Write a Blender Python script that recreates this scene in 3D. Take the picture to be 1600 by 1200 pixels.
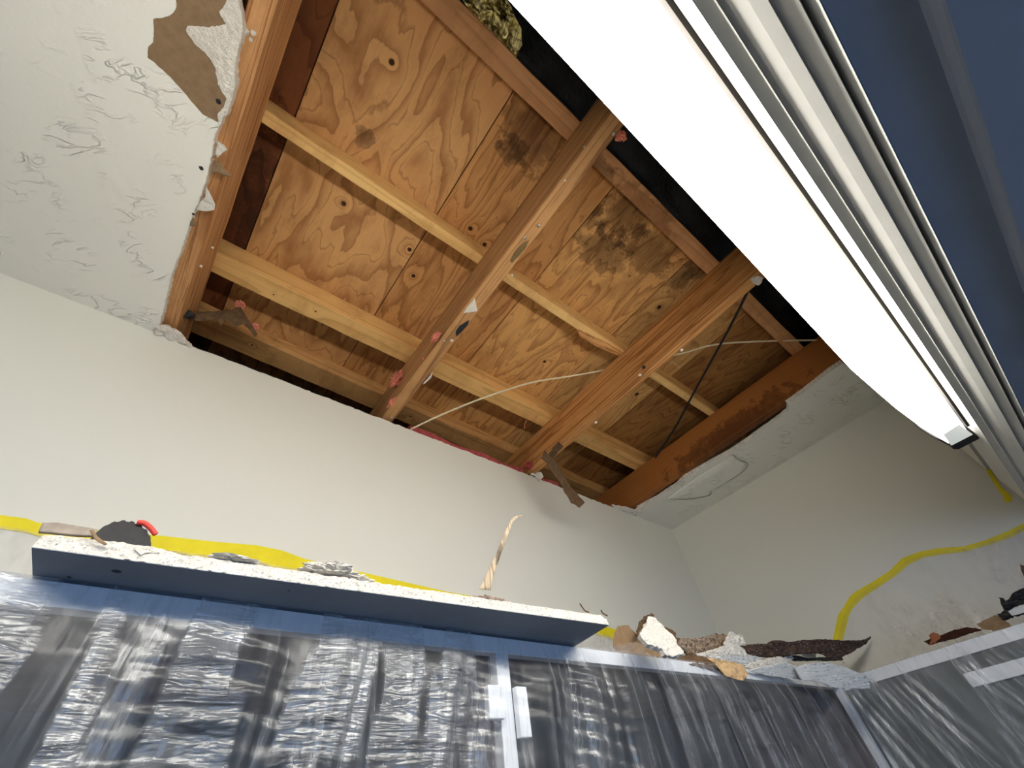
import bpy, bmesh, math, random
from mathutils import Vector, Matrix, noise
from mathutils.geometry import tessellate_polygon

for o in list(bpy.data.objects):
    bpy.data.objects.remove(o)
S = bpy.context.scene
COL = S.collection

# ------------------------------------------------------------------ camera
# metres; the camera is the origin of the measurements, X runs along the front wall,
# Y runs towards the front wall, Z is up
F = 626.4714627
R = [[0.78490164, -0.60776601, -0.12062294],
     [0.40035076, 0.6460207, -0.64990501],
     [0.47291509, 0.46182002, 0.75038229]]
cam_d = bpy.data.cameras.new('camera')
cam = bpy.data.objects.new('camera', cam_d)
COL.objects.link(cam)
cam_d.sensor_width = 36
cam_d.lens = 36 * F / 1600
cam_d.clip_start = 0.01
M = Matrix(((R[0][0], -R[1][0], -R[2][0], 0),
            (R[0][1], -R[1][1], -R[2][1], 0),
            (R[0][2], -R[1][2], -R[2][2], 0),
            (0, 0, 0, 1)))
cam.matrix_world = M
S.camera = cam

# ------------------------------------------------------------------ world, daylight, exposure
w = bpy.data.worlds.new('world')
S.world = w
w.use_nodes = True
w.node_tree.nodes['Background'].inputs[0].default_value = (0.35, 0.55, 1.0, 1)
w.node_tree.nodes['Background'].inputs[1].default_value = 0.6
S.view_settings.view_transform = 'Standard'
S.view_settings.look = 'None'
S.view_settings.exposure = 0.0
S.view_settings.gamma = 1.0
S.view_settings.use_curve_mapping = False
LENS_POWER = 26.0
al = bpy.data.lights.new('window_daylight', 'AREA')
al.shape = 'RECTANGLE'
al.size = 2.2
al.size_y = 1.3
al.energy = 20
al.color = (0.30, 0.55, 1.0)
alo = bpy.data.objects.new('window_daylight', al)
COL.objects.link(alo)
alo.location = (-0.4, -2.55, -0.45)
alo.rotation_euler = (math.radians(90), 0, 0)      # faces +Y, into the room


def ray(px, py):
    c = ((px - 800) / F, (py - 600) / F, 1.0)
    return Vector([sum(R[i][k] * c[i] for i in range(3)) for k in range(3)])


def on(px, py, ax, v):
    r = ray(px, py)
    return r * (v / r[ax])


def onp(px, py, p0, n):
    r = ray(px, py)
    n = Vector(n)
    return r * (Vector(p0).dot(n) / r.dot(n))


# ------------------------------------------------------------------ object helpers
WORLD = {}


def link(name, verts, faces, mat, parent=None, smooth=False, mats=None, midx=None):
    verts = [Vector(v) for v in verts]
    lo = Vector([min(v[k] for v in verts) for k in range(3)])
    hi = Vector([max(v[k] for v in verts) for k in range(3)])
    org = (lo + hi) / 2
    me = bpy.data.meshes.new(name)
    me.from_pydata([v - org for v in verts], [], faces)
    me.update()
    bm = bmesh.new()
    bm.from_mesh(me)
    bmesh.ops.recalc_face_normals(bm, faces=bm.faces)
    bm.to_mesh(me)
    bm.free()
    for m in (mats or [mat]):
        me.materials.append(m)
    if midx:
        for p, i in zip(me.polygons, midx):
            p.material_index = i
    if smooth:
        for p in me.polygons:
            p.use_smooth = True
    o = bpy.data.objects.new(name, me)
    COL.objects.link(o)
    if parent is not None:
        o.parent = parent
        o.location = org - WORLD[parent.name]
    else:
        o.location = org
    WORLD[o.name] = org
    return o


def empty(name, loc):
    o = bpy.data.objects.new(name, None)
    o.empty_display_size = 0.05
    COL.objects.link(o)
    o.location = loc
    WORLD[o.name] = Vector(loc)
    return o


def tag(o, label, cat, group=None, kind=None):
    o['label'] = label
    o['category'] = cat
    if group:
        o['group'] = group
    if kind:
        o['kind'] = kind
    return o


def struct(o, label=None):
    o['kind'] = 'structure'
    if label:
        o['label'] = label
    return o


def box_vf(a, b):
    x0, y0, z0 = a
    x1, y1, z1 = b
    v = [(x0, y0, z0), (x1, y0, z0), (x1, y1, z0), (x0, y1, z0), (x0, y0, z1), (x1, y0, z1), (x1, y1, z1), (x0, y1, z1)]
    f = [(0, 3, 2, 1), (4, 5, 6, 7), (0, 1, 5, 4), (1, 2, 6, 5), (2, 3, 7, 6), (3, 0, 4, 7)]
    return v, f


def box(name, a, b, mat, parent=None, bevel=0.0):
    v, f = box_vf(a, b)
    o = link(name, v, f, mat, parent)
    if bevel:
        m = o.modifiers.new('bevel', 'BEVEL')
        m.width = bevel
        m.segments = 2
    return o


def beam(name, a, b, mat, parent=None, seed=0, wob=0.0012, step=0.03, bev=0.002):
    """a long timber: box cut into slices so its arrises can wander a little"""
    d = [b[k] - a[k] for k in range(3)]
    ax = d.index(max(d))
    n = max(2, int(d[ax] / step))
    o1, o2 = [k for k in range(3) if k != ax]
    verts, faces = [], []
    ring = [(0, 0, 1, 0), (1, 0, -1, 0), (1, 0, 0, 1), (1, 1, 0, -1), (1, 1, -1, 0), (0, 1, 1, 0), (0, 1, 0, -1), (0, 0, 0, 1)]
    for i in range(n + 1):
        t = a[ax] + d[ax] * i / n
        for j, (u, v, du, dv) in enumerate(ring):
            p = [0, 0, 0]
            p[ax] = t
            w1 = noise.noise(Vector((t * 9 + seed * 3.1, u * 7.0, v * 5.0))) * wob
            w2 = noise.noise(Vector((t * 9 + seed * 7.7, u * 3.0 + 20, v * 9.0))) * wob
            p[o1] = (a[o1], b[o1])[u] + du * bev + w1
            p[o2] = (a[o2], b[o2])[v] + dv * bev + w2
            verts.append(p)
    k = len(ring)
    for i in range(n):
        for j in range(k):
            q = (j + 1) % k
            faces.append((i * k + j, i * k + q, (i + 1) * k + q, (i + 1) * k + j))
    faces.append(tuple(range(k)))
    faces.append(tuple(n * k + j for j in range(k)))
    return link(name, verts, faces, mat, parent)


def jag(pts, seg, amp, seed, closed=True, keep=None):
    """densify a 3D outline and roughen it inside its own plane"""
    rnd = random.Random(seed)
    out = []
    n = len(pts)
    nrm = None
    for i in range(n):
        for j in range(i + 1, n):
            c = (pts[i] - pts[0]).cross(pts[j] - pts[0])
            if nrm is None or c.length > nrm.length:
                nrm = c
    nrm = nrm.normalized()
    for i in range(n if closed else n - 1):
        a, b = pts[i], pts[(i + 1) % n]
        L = (b - a).length
        if keep and keep(a, b):
            out.append(a.copy())
            continue
        m = max(1, int(L / seg))
        side = nrm.cross((b - a).normalized()) if L > 0 else Vector((0, 0, 0))
        for q in range(m):
            t = q / m
            out.append(a.lerp(b, t) + side * rnd.uniform(-amp, amp) * (1 if q else 0.4))
    if not closed:
        out.append(pts[-1].copy())
    return out


def prism(name, pts, off, mat, parent=None, mats=None, rim=1):
    """polygon pts extruded by vector off; rim faces may take their own material"""
    n = len(pts)
    off = Vector(off)
    tris = tessellate_polygon([[Vector(p) for p in pts]])
    v = [Vector(p) for p in pts] + [Vector(p) + off for p in pts]
    f = [tuple(t) for t in tris] + [tuple(i + n for i in reversed(t)) for t in tris]
    mi = [0] * (2 * len(tris))
    for i in range(n):
        j = (i + 1) % n
        f.append((i, j, j + n, i + n))
        mi.append(rim)
    return link(name, v, f, mat, parent, mats=mats, midx=mi if mats else None)


def sheet(name, pts, thick, mat, parent=None, cuts=4, amp=0.004, freq=25, seed=0, bend=None, smooth=True):
    """crumpled or bent sheet: outline triangulated, refined, displaced, given thickness"""
    pts = [Vector(p) for p in pts]
    nrm = Vector((0, 0, 0))
    c0 = sum(pts, Vector((0, 0, 0))) / len(pts)
    for i in range(len(pts)):
        nrm += (pts[i] - c0).cross(pts[(i + 1) % len(pts)] - c0)
    nrm.normalize()
    bm = bmesh.new()
    vs = [bm.verts.new(p) for p in pts]
    for t in tessellate_polygon([pts]):
        try:
            bm.faces.new([vs[i] for i in t])
        except ValueError:
            pass
    L = max((p - c0).length for p in pts)
    for _ in range(cuts):
        tgt = L / 14
        es = [e for e in bm.edges if e.calc_length() > tgt]
        if not es:
            break
        bmesh.ops.subdivide_edges(bm, edges=es, cuts=1)
        bmesh.ops.triangulate(bm, faces=bm.faces)
    for v in bm.verts:
        p = v.co
        d = noise.noise(p * freq + Vector((seed * 3.3, seed, 0))) * amp
        d += noise.noise(p * freq * 2.7 + Vector((seed, 4, seed))) * amp * 0.45
        q = p + nrm * d
        if bend:
            q = q + bend(p)
        v.co = q
    verts = [v.co.copy() for v in bm.verts]
    bm.verts.index_update()
    faces = [tuple(v.index for v in f.verts) for f in bm.faces]
    bm.free()
    o = link(name, verts, faces, mat, parent, smooth=smooth)
    m = o.modifiers.new('thickness', 'SOLIDIFY')
    m.thickness = thick
    m.offset = 0
    return o


def rock(name, c, r, mat, parent=None, seed=0, amp=0.35, freq=2.2, sub=4, smooth=False, flat=False):
    bm = bmesh.new()
    bmesh.ops.create_icosphere(bm, subdivisions=sub, radius=1)
    vs = []
    for v in bm.verts:
        p = v.co.normalized()
        d = 1 + amp * noise.noise(p * freq + Vector((seed * 5.1, 0, seed))) + amp * 0.4 * noise.noise(p * freq * 3 + Vector((0, seed * 2.0, 0))) + amp * 0.16 * noise.noise(p * freq * 9)
        q = p * d
        if flat:
            q.z = max(q.z, -0.45)
        vs.append(Vector((c[0] + q.x * r[0], c[1] + q.y * r[1], c[2] + q.z * r[2])))
    fs = [tuple(v.index for v in f.verts) for f in bm.faces]
    bm.free()
    return link(name, vs, fs, mat, parent, smooth=smooth)


def tube(name, pts, rad, mat, parent=None, seg=8, flat=1.0, taper=None):
    pts = [Vector(p) for p in pts]
    # Catmull-Rom refine
    P = []
    n = len(pts)
    for i in range(n - 1):
        p0, p1, p2, p3 = pts[max(i - 1, 0)], pts[i], pts[i + 1], pts[min(i + 2, n - 1)]
        for q in range(8):
            t = q / 8
            P.append(0.5 * ((2 * p1) + (p2 - p0) * t + (2 * p0 - 5 * p1 + 4 * p2 - p3) * t * t + (3 * p1 - p0 - 3 * p2 + p3) * t ** 3))
    P.append(pts[-1])
    up = Vector((0, 0, 1))
    v, f = [], []
    for i, p in enumerate(P):
        d = (P[min(i + 1, len(P) - 1)] - P[max(i - 1, 0)]).normalized()
        s = d.cross(up)
        if s.length < 1e-3:
            s = Vector((1, 0, 0))
        s.normalize()
        u = s.cross(d)
        r = rad * (taper(i / (len(P) - 1)) if taper else 1)
        for k in range(seg):
            a = 2 * math.pi * k / seg
            v.append(p + s * math.cos(a) * r + u * math.sin(a) * r * flat)
    for i in range(len(P) - 1):
        for k in range(seg):
            q = (k + 1) % seg
            f.append((i * seg + k, i * seg + q, (i + 1) * seg + q, (i + 1) * seg + k))
    f.append(tuple(range(seg)))
    f.append(tuple((len(P) - 1) * seg + k for k in range(seg)))
    return link(name, v, f, mat, parent, smooth=True)


def extrude_x(name, prof, x0, x1, mat, parent=None, n=1):
    v, f = [], []
    k = len(prof)
    for i in range(n + 1):
        x = x0 + (x1 - x0) * i / n
        v += [(x, y, z) for y, z in prof]
    for i in range(n):
        for j in range(k):
            q = (j + 1) % k
            f.append((i * k + j, i * k + q, (i + 1) * k + q, (i + 1) * k + j))
    tr = tessellate_polygon([[Vector((0, y, z)) for y, z in prof]])
    f += [tuple(t) for t in tr] + [tuple(n * k + i for i in reversed(t)) for t in tr]
    return link(name, v, f, mat, parent)


# ------------------------------------------------------------------ materials
class NT:
    def __init__(s, name):
        s.m = bpy.data.materials.new(name)
        s.m.use_nodes = True
        s.t = s.m.node_tree
        s.t.nodes.clear()
        s.out = s.n('ShaderNodeOutputMaterial')

    def n(s, typ, **kw):
        nd = s.t.nodes.new(typ)
        for k, v in kw.items():
            setattr(nd, k, v)
        return nd

    def l(s, a, b):
        s.t.links.new(a, b)

    def val(s, sock, v):
        if hasattr(v, 'links') or isinstance(v, bpy.types.NodeSocket):
            s.l(v, sock)
        else:
            sock.default_value = v

    def math(s, op, a, b=0.0, clamp=False):
        nd = s.n('ShaderNodeMath', operation=op, use_clamp=clamp)
        s.val(nd.inputs[0], a)
        s.val(nd.inputs[1], b)
        return nd.outputs[0]

    def coords(s, scale=(1, 1, 1), loc=(0, 0, 0), rot=(0, 0, 0), src='Object'):
        tc = s.n('ShaderNodeTexCoord')
        mp = s.n('ShaderNodeMapping')
        mp.inputs['Scale'].default_value = scale
        mp.inputs['Location'].default_value = loc
        mp.inputs['Rotation'].default_value = rot
        s.l(tc.outputs[src], mp.inputs[0])
        return mp.outputs[0]

    def noise(s, vec, scale=1.0, detail=3.0, rough=0.5, dist=0.0):
        nd = s.n('ShaderNodeTexNoise')
        s.l(vec, nd.inputs['Vector'])
        nd.inputs['Scale'].default_value = scale
        nd.inputs['Detail'].default_value = detail
        nd.inputs['Roughness'].default_value = rough
        nd.inputs['Distortion'].default_value = dist
        return nd.outputs['Fac']

    def ramp(s, fac, stops, interp='LINEAR'):
        nd = s.n('ShaderNodeValToRGB')
        nd.color_ramp.interpolation = interp
        e = nd.color_ramp.elements
        while len(e) < len(stops):
            e.new(0.5)
        for i, (p, c) in enumerate(stops):
            e[i].position = p
            e[i].color = (c[0], c[1], c[2], 1) if not isinstance(c, float) else (c, c, c, 1)
        s.l(fac, nd.inputs[0])
        return nd.outputs[0]

    def mix(s, fac, a, b, mode='MIX'):
        nd = s.n('ShaderNodeMix', data_type='RGBA', blend_type=mode)
        s.val(nd.inputs[0], fac)
        for sock, v in ((nd.inputs[6], a), (nd.inputs[7], b)):
            if isinstance(v, tuple):
                sock.default_value = (v[0], v[1], v[2], 1)
            else:
                s.l(v, sock)
        return nd.outputs[2]

    def bsdf(s, color, rough=0.8, spec=0.3, metal=0.0, bump=None, bstr=0.3, bdist=0.002, **kw):
        b = s.n('ShaderNodeBsdfPrincipled')
        if isinstance(color, tuple):
            b.inputs['Base Color'].default_value = (color[0], color[1], color[2], 1)
        else:
            s.l(color, b.inputs['Base Color'])
        s.val(b.inputs['Roughness'], rough)
        b.inputs['Specular IOR Level'].default_value = spec
        b.inputs['Metallic'].default_value = metal
        if bump is not None:
            bn = s.n('ShaderNodeBump')
            bn.inputs['Strength'].default_value = bstr
            bn.inputs['Distance'].default_value = bdist
            s.l(bump, bn.inputs['Height'])
            s.l(bn.outputs[0], b.inputs['Normal'])
        for k, v in kw.items():
            b.inputs[k].default_value = v
        s.l(b.outputs[0], s.out.inputs[0])
        return b


def lin(r, g, b):
    return tuple(((c / 255) / 12.92 if c / 255 <= 0.04045 else ((c / 255 + 0.055) / 1.055) ** 2.4) for c in (r, g, b))


def mat_plain(name, col, rough=0.8, spec=0.3, metal=0.0, nscale=40, namp=0.12, bstr=0.2, bdist=0.001, **kw):
    t = NT(name)
    v = t.coords()
    n = t.noise(v, nscale, 4, 0.6)
    c = t.mix(t.ramp(n, [(0.3, 0.0), (0.75, 1.0)]), tuple(x * (1 - namp) for x in col), tuple(min(1, x * (1 + namp)) for x in col))
    t.bsdf(c, rough, spec, metal, bump=n, bstr=bstr, bdist=bdist, **kw)
    return t.m


def mat_wood(name, light, dark, ax=1, seed=0, ringfreq=9.0, across=14.0, along=1.6, dist=0.6, knots=(), stains=(), fine=0.5, contrast=1.0, rough=0.75, warp=0.0, dark_lines=0.0):
    """rotary or sawn wood grain: contour lines of a stretched noise field, bent around the knots"""
    t = NT(name)
    sc = [across] * 3
    sc[ax] = along
    v = t.coords(tuple(sc), (seed * 3.7, seed * 1.9, seed * 2.3))
    tc = t.n('ShaderNodeTexCoord').outputs['Object']
    field = t.math('ADD', t.noise(v, 1.0, 2.2, 0.45, dist), t.math('MULTIPLY', t.noise(t.coords(tuple(q * 4.2 for q in sc), (seed, 5, 2)), 1.0, 3, 0.6), warp))
    kd = None
    for (kx, ky, kz, kr) in knots:
        dn = t.n('ShaderNodeVectorMath', operation='DISTANCE')
        t.l(tc, dn.inputs[0])
        dn.inputs[1].default_value = (kx, ky, kz)
        d = t.math('DIVIDE', dn.outputs['Value'], kr)
        g = t.math('DIVIDE', 0.30, t.math('ADD', t.math('MULTIPLY', d, 0.7), 1.0))
        field = t.math('ADD', field, g)
        k1 = t.math('SUBTRACT', 1.25, d, clamp=True)
        kd = k1 if kd is None else t.math('MAXIMUM', kd, k1)
    ring = t.math('FRACT', t.math('MULTIPLY', field, ringfreq))
    band = t.ramp(ring, [(0.0, 0.15), (0.45, 0.0), (0.72, 0.45), (0.9, 1.0), (1.0, 0.15)])
    fs = [220.0] * 3
    fs[ax] = 5.0
    fv = t.coords(tuple(fs), (seed, 0, 0))
    fn = t.noise(fv, 1.0, 3, 0.6)
    blotch = t.noise(t.coords((3.5, 3.5, 3.5), (seed * 7.7, 0, 0)), 1.0, 3, 0.6)
    fac = t.math('ADD', t.math('MULTIPLY', band, 0.72 * contrast), t.math('MULTIPLY', t.math('SUBTRACT', fn, 0.5), fine), clamp=True)
    fac = t.math('ADD', fac, t.math('MULTIPLY', t.math('SUBTRACT', blotch, 0.5), 0.5), clamp=True)
    col = t.mix(fac, light, dark)
    if dark_lines:
        thin = t.ramp(t.math('FRACT', t.math('MULTIPLY', field, ringfreq * 2.0)), [(0.0, 0.0), (0.80, 0.0), (0.93, 1.0), (1.0, 0.0)])
        col = t.mix(t.math('MULTIPLY', thin, dark_lines), col, tuple(c * 0.62 for c in dark))
        bl2 = t.ramp(t.noise(t.coords((9, 4, 9), (seed * 1.7, 9, 0)), 1.0, 5, 0.7), [(0.5, 0.0), (0.72, 0.55)])
        col = t.mix(bl2, col, tuple(c * f_ for c, f_ in zip(dark, (0.75, 0.72, 0.8))))
    for (sx, sy, sz, sr, ex, col_s, st) in stains:
        mp = t.n('ShaderNodeMapping')
        mp.inputs['Scale'].default_value = ex
        mp.inputs['Location'].default_value = (-sx * ex[0], -sy * ex[1], -sz * ex[2])
        t.l(tc, mp.inputs[0])
        ln = t.n('ShaderNodeVectorMath', operation='LENGTH')
        t.l(mp.outputs[0], ln.inputs[0])
        nn = t.noise(t.coords((1, 1, 1), (seed, 3, 1)), 28, 5, 0.65)
        m = t.math('ADD', t.math('DIVIDE', ln.outputs['Value'], sr), t.math('MULTIPLY', t.math('SUBTRACT', nn, 0.5), 2.2))
        f = t.math('MULTIPLY', t.ramp(m, [(0.35, 1.0), (0.86, 0.62), (0.97, 0.0)]), st)
        col = t.mix(f, col, t.mix(0.75, col, col_s, 'MULTIPLY'))
    if kd is not None:
        kf = t.ramp(kd, [(0.25, 0.0), (0.45, 1.0)])
        col = t.mix(kf, col, tuple(c * 0.18 for c in dark))
    t.bsdf(col, rough, 0.25, bump=t.math('ADD', fn, t.math('MULTIPLY', band, -0.5)), bstr=0.35, bdist=0.0012)
    return t.m


WHITE = lin(225, 223, 211)
m_wall = NT('wall_paint')
_v = m_wall.coords()
_n = m_wall.noise(_v, 90, 4, 0.6)
m_wall.bsdf(m_wall.mix(m_wall.noise(_v, 3, 3), tuple(c * 0.97 for c in WHITE), WHITE), 0.65, 0.3, bump=_n, bstr=0.22, bdist=0.0012)
m_wall = m_wall.m

t = NT('ceiling_paint')       # trowelled texture: short ridges
v1 = t.coords((1, 1, 1), (0, 0, 0), (0, 0, math.radians(35)))
mp = t.n('ShaderNodeMapping')
mp.inputs['Scale'].default_value = (13, 34, 20)
t.l(v1, mp.inputs[0])
a = t.noise(mp.outputs[0], 1.0, 3, 0.55, 0.5)
ridge = t.math('SUBTRACT', 1.0, t.math('MULTIPLY', t.math('ABSOLUTE', t.math('SUBTRACT', a, 0.52)), 26.0), clamp=True)
mask = t.ramp(t.noise(t.coords((1, 1, 1), (3, 1, 0)), 11, 2, 0.5), [(0.5, 0.0), (0.62, 1.0)])
h = t.math('ADD', t.math('MULTIPLY', ridge, mask), t.math('MULTIPLY', t.math('LESS_THAN', a, 0.5), t.math('MULTIPLY', mask, 0.5)))
h = t.math('ADD', h, t.math('MULTIPLY', t.noise(t.coords(), 120, 4, 0.6), 0.25))
t.bsdf(lin(238, 236, 228), 0.6, 0.35, bump=h, bstr=1.0, bdist=0.0026)
m_ceil = t.m

t = NT('gypsum')
v1 = t.coords()
n1 = t.noise(v1, 260, 5, 0.7)
n2 = t.noise(v1, 60, 4, 0.6)
pits = t.ramp(t.noise(v1, 420, 2, 0.5), [(0.30, 0.55), (0.42, 1.0)])
t.bsdf(t.mix(1.0, t.mix(n2, lin(222, 214, 202), lin(244, 240, 232)), pits, 'MULTIPLY'), 0.95, 0.1, bump=t.math('ADD', n1, t.math('MULTIPLY', n2, 1.5)), bstr=0.9, bdist=0.003)
m_gyp = t.m
m_kraft = mat_plain('brown_paper', lin(142, 117, 90), 0.9, 0.15, nscale=60, namp=0.16)
m_kraft_dk = mat_plain('stained_paper', lin(104, 82, 60), 0.9, 0.15, nscale=70, namp=0.35)
m_tan = mat_plain('tan_paper', lin(206, 172, 128), 0.9, 0.15, nscale=80, namp=0.25)
t = NT('charred_scrap')
n1 = t.noise(t.coords((1, 1, 2)), 60, 5, 0.7)
n2 = t.noise(t.coords(), 190, 3, 0.6)
t.bsdf(t.mix(t.ramp(n2, [(0.62, 0.0), (0.68, 1.0)]), t.ramp(n1, [(0.35, lin(44, 38, 38)), (0.6, lin(92, 72, 60))]), lin(176, 168, 160)), 0.85, 0.2, bump=n1, bstr=1.0, bdist=0.006)
m_bark = t.m
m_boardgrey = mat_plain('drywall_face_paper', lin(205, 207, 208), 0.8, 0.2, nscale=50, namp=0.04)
m_pink = mat_plain('pink_fibre', lin(236, 150, 128), 0.95, 0.05, nscale=90, namp=0.25, bstr=1.0, bdist=0.004)
m_pinkdk = mat_plain('pink_batt', lin(176, 84, 84), 0.95, 0.05, nscale=60, namp=0.35, bstr=1.0, bdist=0.004)
m_black = mat_plain('black_rubber', (0.012, 0.012, 0.014), 0.6, 0.4, nscale=120, namp=0.4)
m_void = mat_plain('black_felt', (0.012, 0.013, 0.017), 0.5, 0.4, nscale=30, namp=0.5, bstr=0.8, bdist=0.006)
m_foil = NT('gold_foil')
_n = m_foil.noise(m_foil.coords((1, 0.45, 1)), 45, 4, 0.6, 1.2)
m_foil.bsdf(m_foil.ramp(_n, [(0.38, (0.20, 0.16, 0.06)), (0.56, (0.95, 0.84, 0.40))]), 0.28, 0.5, 1.0, bump=_n, bstr=1.0, bdist=0.006)
m_foil = m_foil.m
m_red = mat_plain('red_plastic', lin(215, 70, 62), 0.5, 0.4, nscale=30, namp=0.05)
m_frame = mat_plain('white_cabinet_paint', lin(226, 228, 230), 0.5, 0.4, nscale=30, namp=0.04)
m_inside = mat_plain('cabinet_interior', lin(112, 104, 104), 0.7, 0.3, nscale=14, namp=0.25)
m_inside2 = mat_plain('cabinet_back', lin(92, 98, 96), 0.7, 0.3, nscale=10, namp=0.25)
m_metal = mat_plain('white_enamel', lin(222, 221, 216), 0.35, 0.5, nscale=22, namp=0.05)
m_soff = mat_plain('blue_grey_panel', lin(160, 168, 184), 0.6, 0.35, nscale=12, namp=0.06)  # even, muted blue-grey base colour of the bulkhead panel
m_cable = mat_plain('ivory_sheath', lin(232, 218, 184), 0.5, 0.4, nscale=40, namp=0.08)
m_steel = mat_plain('dull_steel', lin(190, 184, 172), 0.35, 0.5, 0.6, nscale=200, namp=0.2)
m_floor = mat_plain('floor_board', lin(92, 90, 88), 0.6, 0.3, nscale=9, namp=0.12)

t = NT('yellow_tape')
n1 = t.noise(t.coords(), 18, 3, 0.6)
t.bsdf(t.mix(n1, lin(214, 196, 20), lin(246, 228, 30)), 0.45, 0.4, bump=n1, bstr=0.2)
m_tape = t.m

t = NT('lens_glow')
e = t.n('ShaderNodeEmission')
e.inputs[0].default_value = (1.0, 0.955, 0.865, 1)
sx = t.n('ShaderNodeSeparateXYZ')
t.l(t.coords(), sx.inputs[0])
# the tubes stop short of the moulded end: x is measured from the middle of the diffuser
fade = t.ramp(t.math('ADD', t.math('MULTIPLY', sx.outputs[0], 0.5), 0.5, clamp=True), [(0.0, 1.0), (0.80, 1.0), (0.93, 0.75), (1.0, 0.25)])
t.l(t.math('MULTIPLY', fade, LENS_POWER), e.inputs[1])
t.l(e.outputs[0], t.out.inputs[0])
m_lens = t.m
t = NT('lens_end')
b = t.bsdf((0.82, 0.84, 0.80), 0.35, 0.4)
b.inputs['Emission Color'].default_value = (0.95, 1.0, 0.95, 1)
b.inputs['Emission Strength'].default_value = 0.45
m_lensend = t.m


def plastic(name, vertical=True, haze=0.34, tint=(0.80, 0.84, 0.92), seed=0, sc=(34, 4, 4), hsc=(5, 5, 60), gloss=0.2, rgh=0.3, panels=False, crease=1.0, bst=0.8):
    """thin translucent painter's film with pleats and fine creases"""
    t = NT(name)
    streak = t.noise(t.coords(sc, (seed, 0, 0)), 1.0, 5, 0.7, 0.3)
    wr = t.noise(t.coords(hsc, (seed * 2.0, 1, 0)), 1.0, 3, 0.6, 1.2)
    wr = t.math('ABSOLUTE', t.math('SUBTRACT', wr, 0.5))
    wr2 = t.noise(t.coords(tuple(q * 2.7 for q in hsc), (seed * 3.0, 1, 7)), 1.0, 3, 0.6, 1.0)
    wr2 = t.math('ABSOLUTE', t.math('SUBTRACT', wr2, 0.5))
    if panels:
        pm = t.noise(t.coords((15, 4, 2.2), (seed * 1.3, 0, 0), (0, math.radians(-8), 0)), 1.0, 2, 0.5)
        sx = t.n('ShaderNodeSeparateXYZ')
        t.l(t.coords(), sx.inputs[0])
        lim = t.ramp(t.math('ADD', sx.outputs[0], 0.5), [(0.27, 1.0), (0.32, 0.0), (0.42, 0.0), (0.5, 0.25)])
        panel = t.math('MULTIPLY', t.ramp(pm, [(0.44, 0.0), (0.47, 1.0)]), lim)
    else:
        panel = 0.0
    cr_ = t.math('MULTIPLY', t.math('ADD', t.math('MULTIPLY', wr, 2.0), wr2), panel)
    h = t.math('ADD', t.math('MULTIPLY', streak, 0.5), t.math('MULTIPLY', cr_, crease))
    bn = t.n('ShaderNodeBump')
    bn.inputs['Strength'].default_value = bst
    bn.inputs['Distance'].default_value = 0.006
    t.l(h, bn.inputs['Height'])
    gl = t.n('ShaderNodeBsdfAnisotropic')
    gl.inputs['Color'].default_value = (0.95, 0.97, 1.0, 1)
    gl.inputs['Roughness'].default_value = rgh
    t.l(bn.outputs[0], gl.inputs['Normal'])
    df = t.n('ShaderNodeBsdfDiffuse')
    df.inputs[0].default_value = (tint[0], tint[1], tint[2], 1)
    t.l(bn.outputs[0], df.inputs['Normal'])
    tl = t.n('ShaderNodeBsdfTranslucent')
    tl.inputs[0].default_value = (tint[0], tint[1], tint[2], 1)
    t.l(bn.outputs[0], tl.inputs['Normal'])
    tr = t.n('ShaderNodeBsdfTransparent')
    tr.inputs[0].default_value = (0.97, 0.98, 1.0, 1)
    m1 = t.n('ShaderNodeMixShader')
    m1.inputs[0].default_value = 0.35
    t.l(df.outputs[0], m1.inputs[1])
    t.l(tl.outputs[0], m1.inputs[2])
    m2 = t.n('ShaderNodeMixShader')
    m2.inputs[0].default_value = gloss
    t.l(m1.outputs[0], m2.inputs[1])
    t.l(gl.outputs[0], m2.inputs[2])
    m3 = t.n('ShaderNodeMixShader')
    f = t.math('MULTIPLY', t.ramp(streak, [(0.40, 0.45), (0.52, 0.8), (0.62, 2.1), (0.66, 1.0)]), haze, clamp=True)
    f = t.math('ADD', f, t.math('MULTIPLY', t.math('MULTIPLY', panel, 0.24), t.math('ADD', 0.5, t.math('MULTIPLY', t.math('SUBTRACT', 0.12, wr), 9.0), clamp=True)), clamp=True)
    t.l(f, m3.inputs[0])
    t.l(tr.outputs[0], m3.inputs[1])
    t.l(m2.outputs[0], m3.inputs[2])
    t.l(m3.outputs[0], t.out.inputs[0])
    return t.m


# ------------------------------------------------------------------ the room
WY, WX, CZ = 0.976, 2.0, 1.0            # front wall, right wall, ceiling underside
BT = 0.016                               # wallboard thickness
FZ = -1.45
RZ = 1.25                                # underside of the roof boards
struct(box('floor', (-2.6, -2.7, FZ - 0.05), (2.1, 1.3, FZ), m_floor))
# front wall board, its top edge broken where the ceiling was cut out
top = [Vector((-2.5, WY, CZ)), Vector((-0.29, WY, CZ))]
rnd = random.Random(4)
x = -0.28
while x < 1.50:
    top.append(Vector((x, WY, CZ + rnd.uniform(-0.002, 0.0025))))
    x += rnd.uniform(0.006, 0.03)
top += [Vector((1.5, WY, CZ)), Vector((WX, WY, CZ))]
struct(prism('wall_front', top + [Vector((WX, WY, FZ)), Vector((-2.5, WY, FZ))], (0, BT, 0), m_wall))
struct(box('wall_right', (WX, -2.6, FZ), (WX + 0.1, WY + 0.25, RZ), m_wall))
struct(box('wall_left', (-2.6, -2.6, FZ), (-2.5, WY + 0.25, RZ), m_wall))
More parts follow.
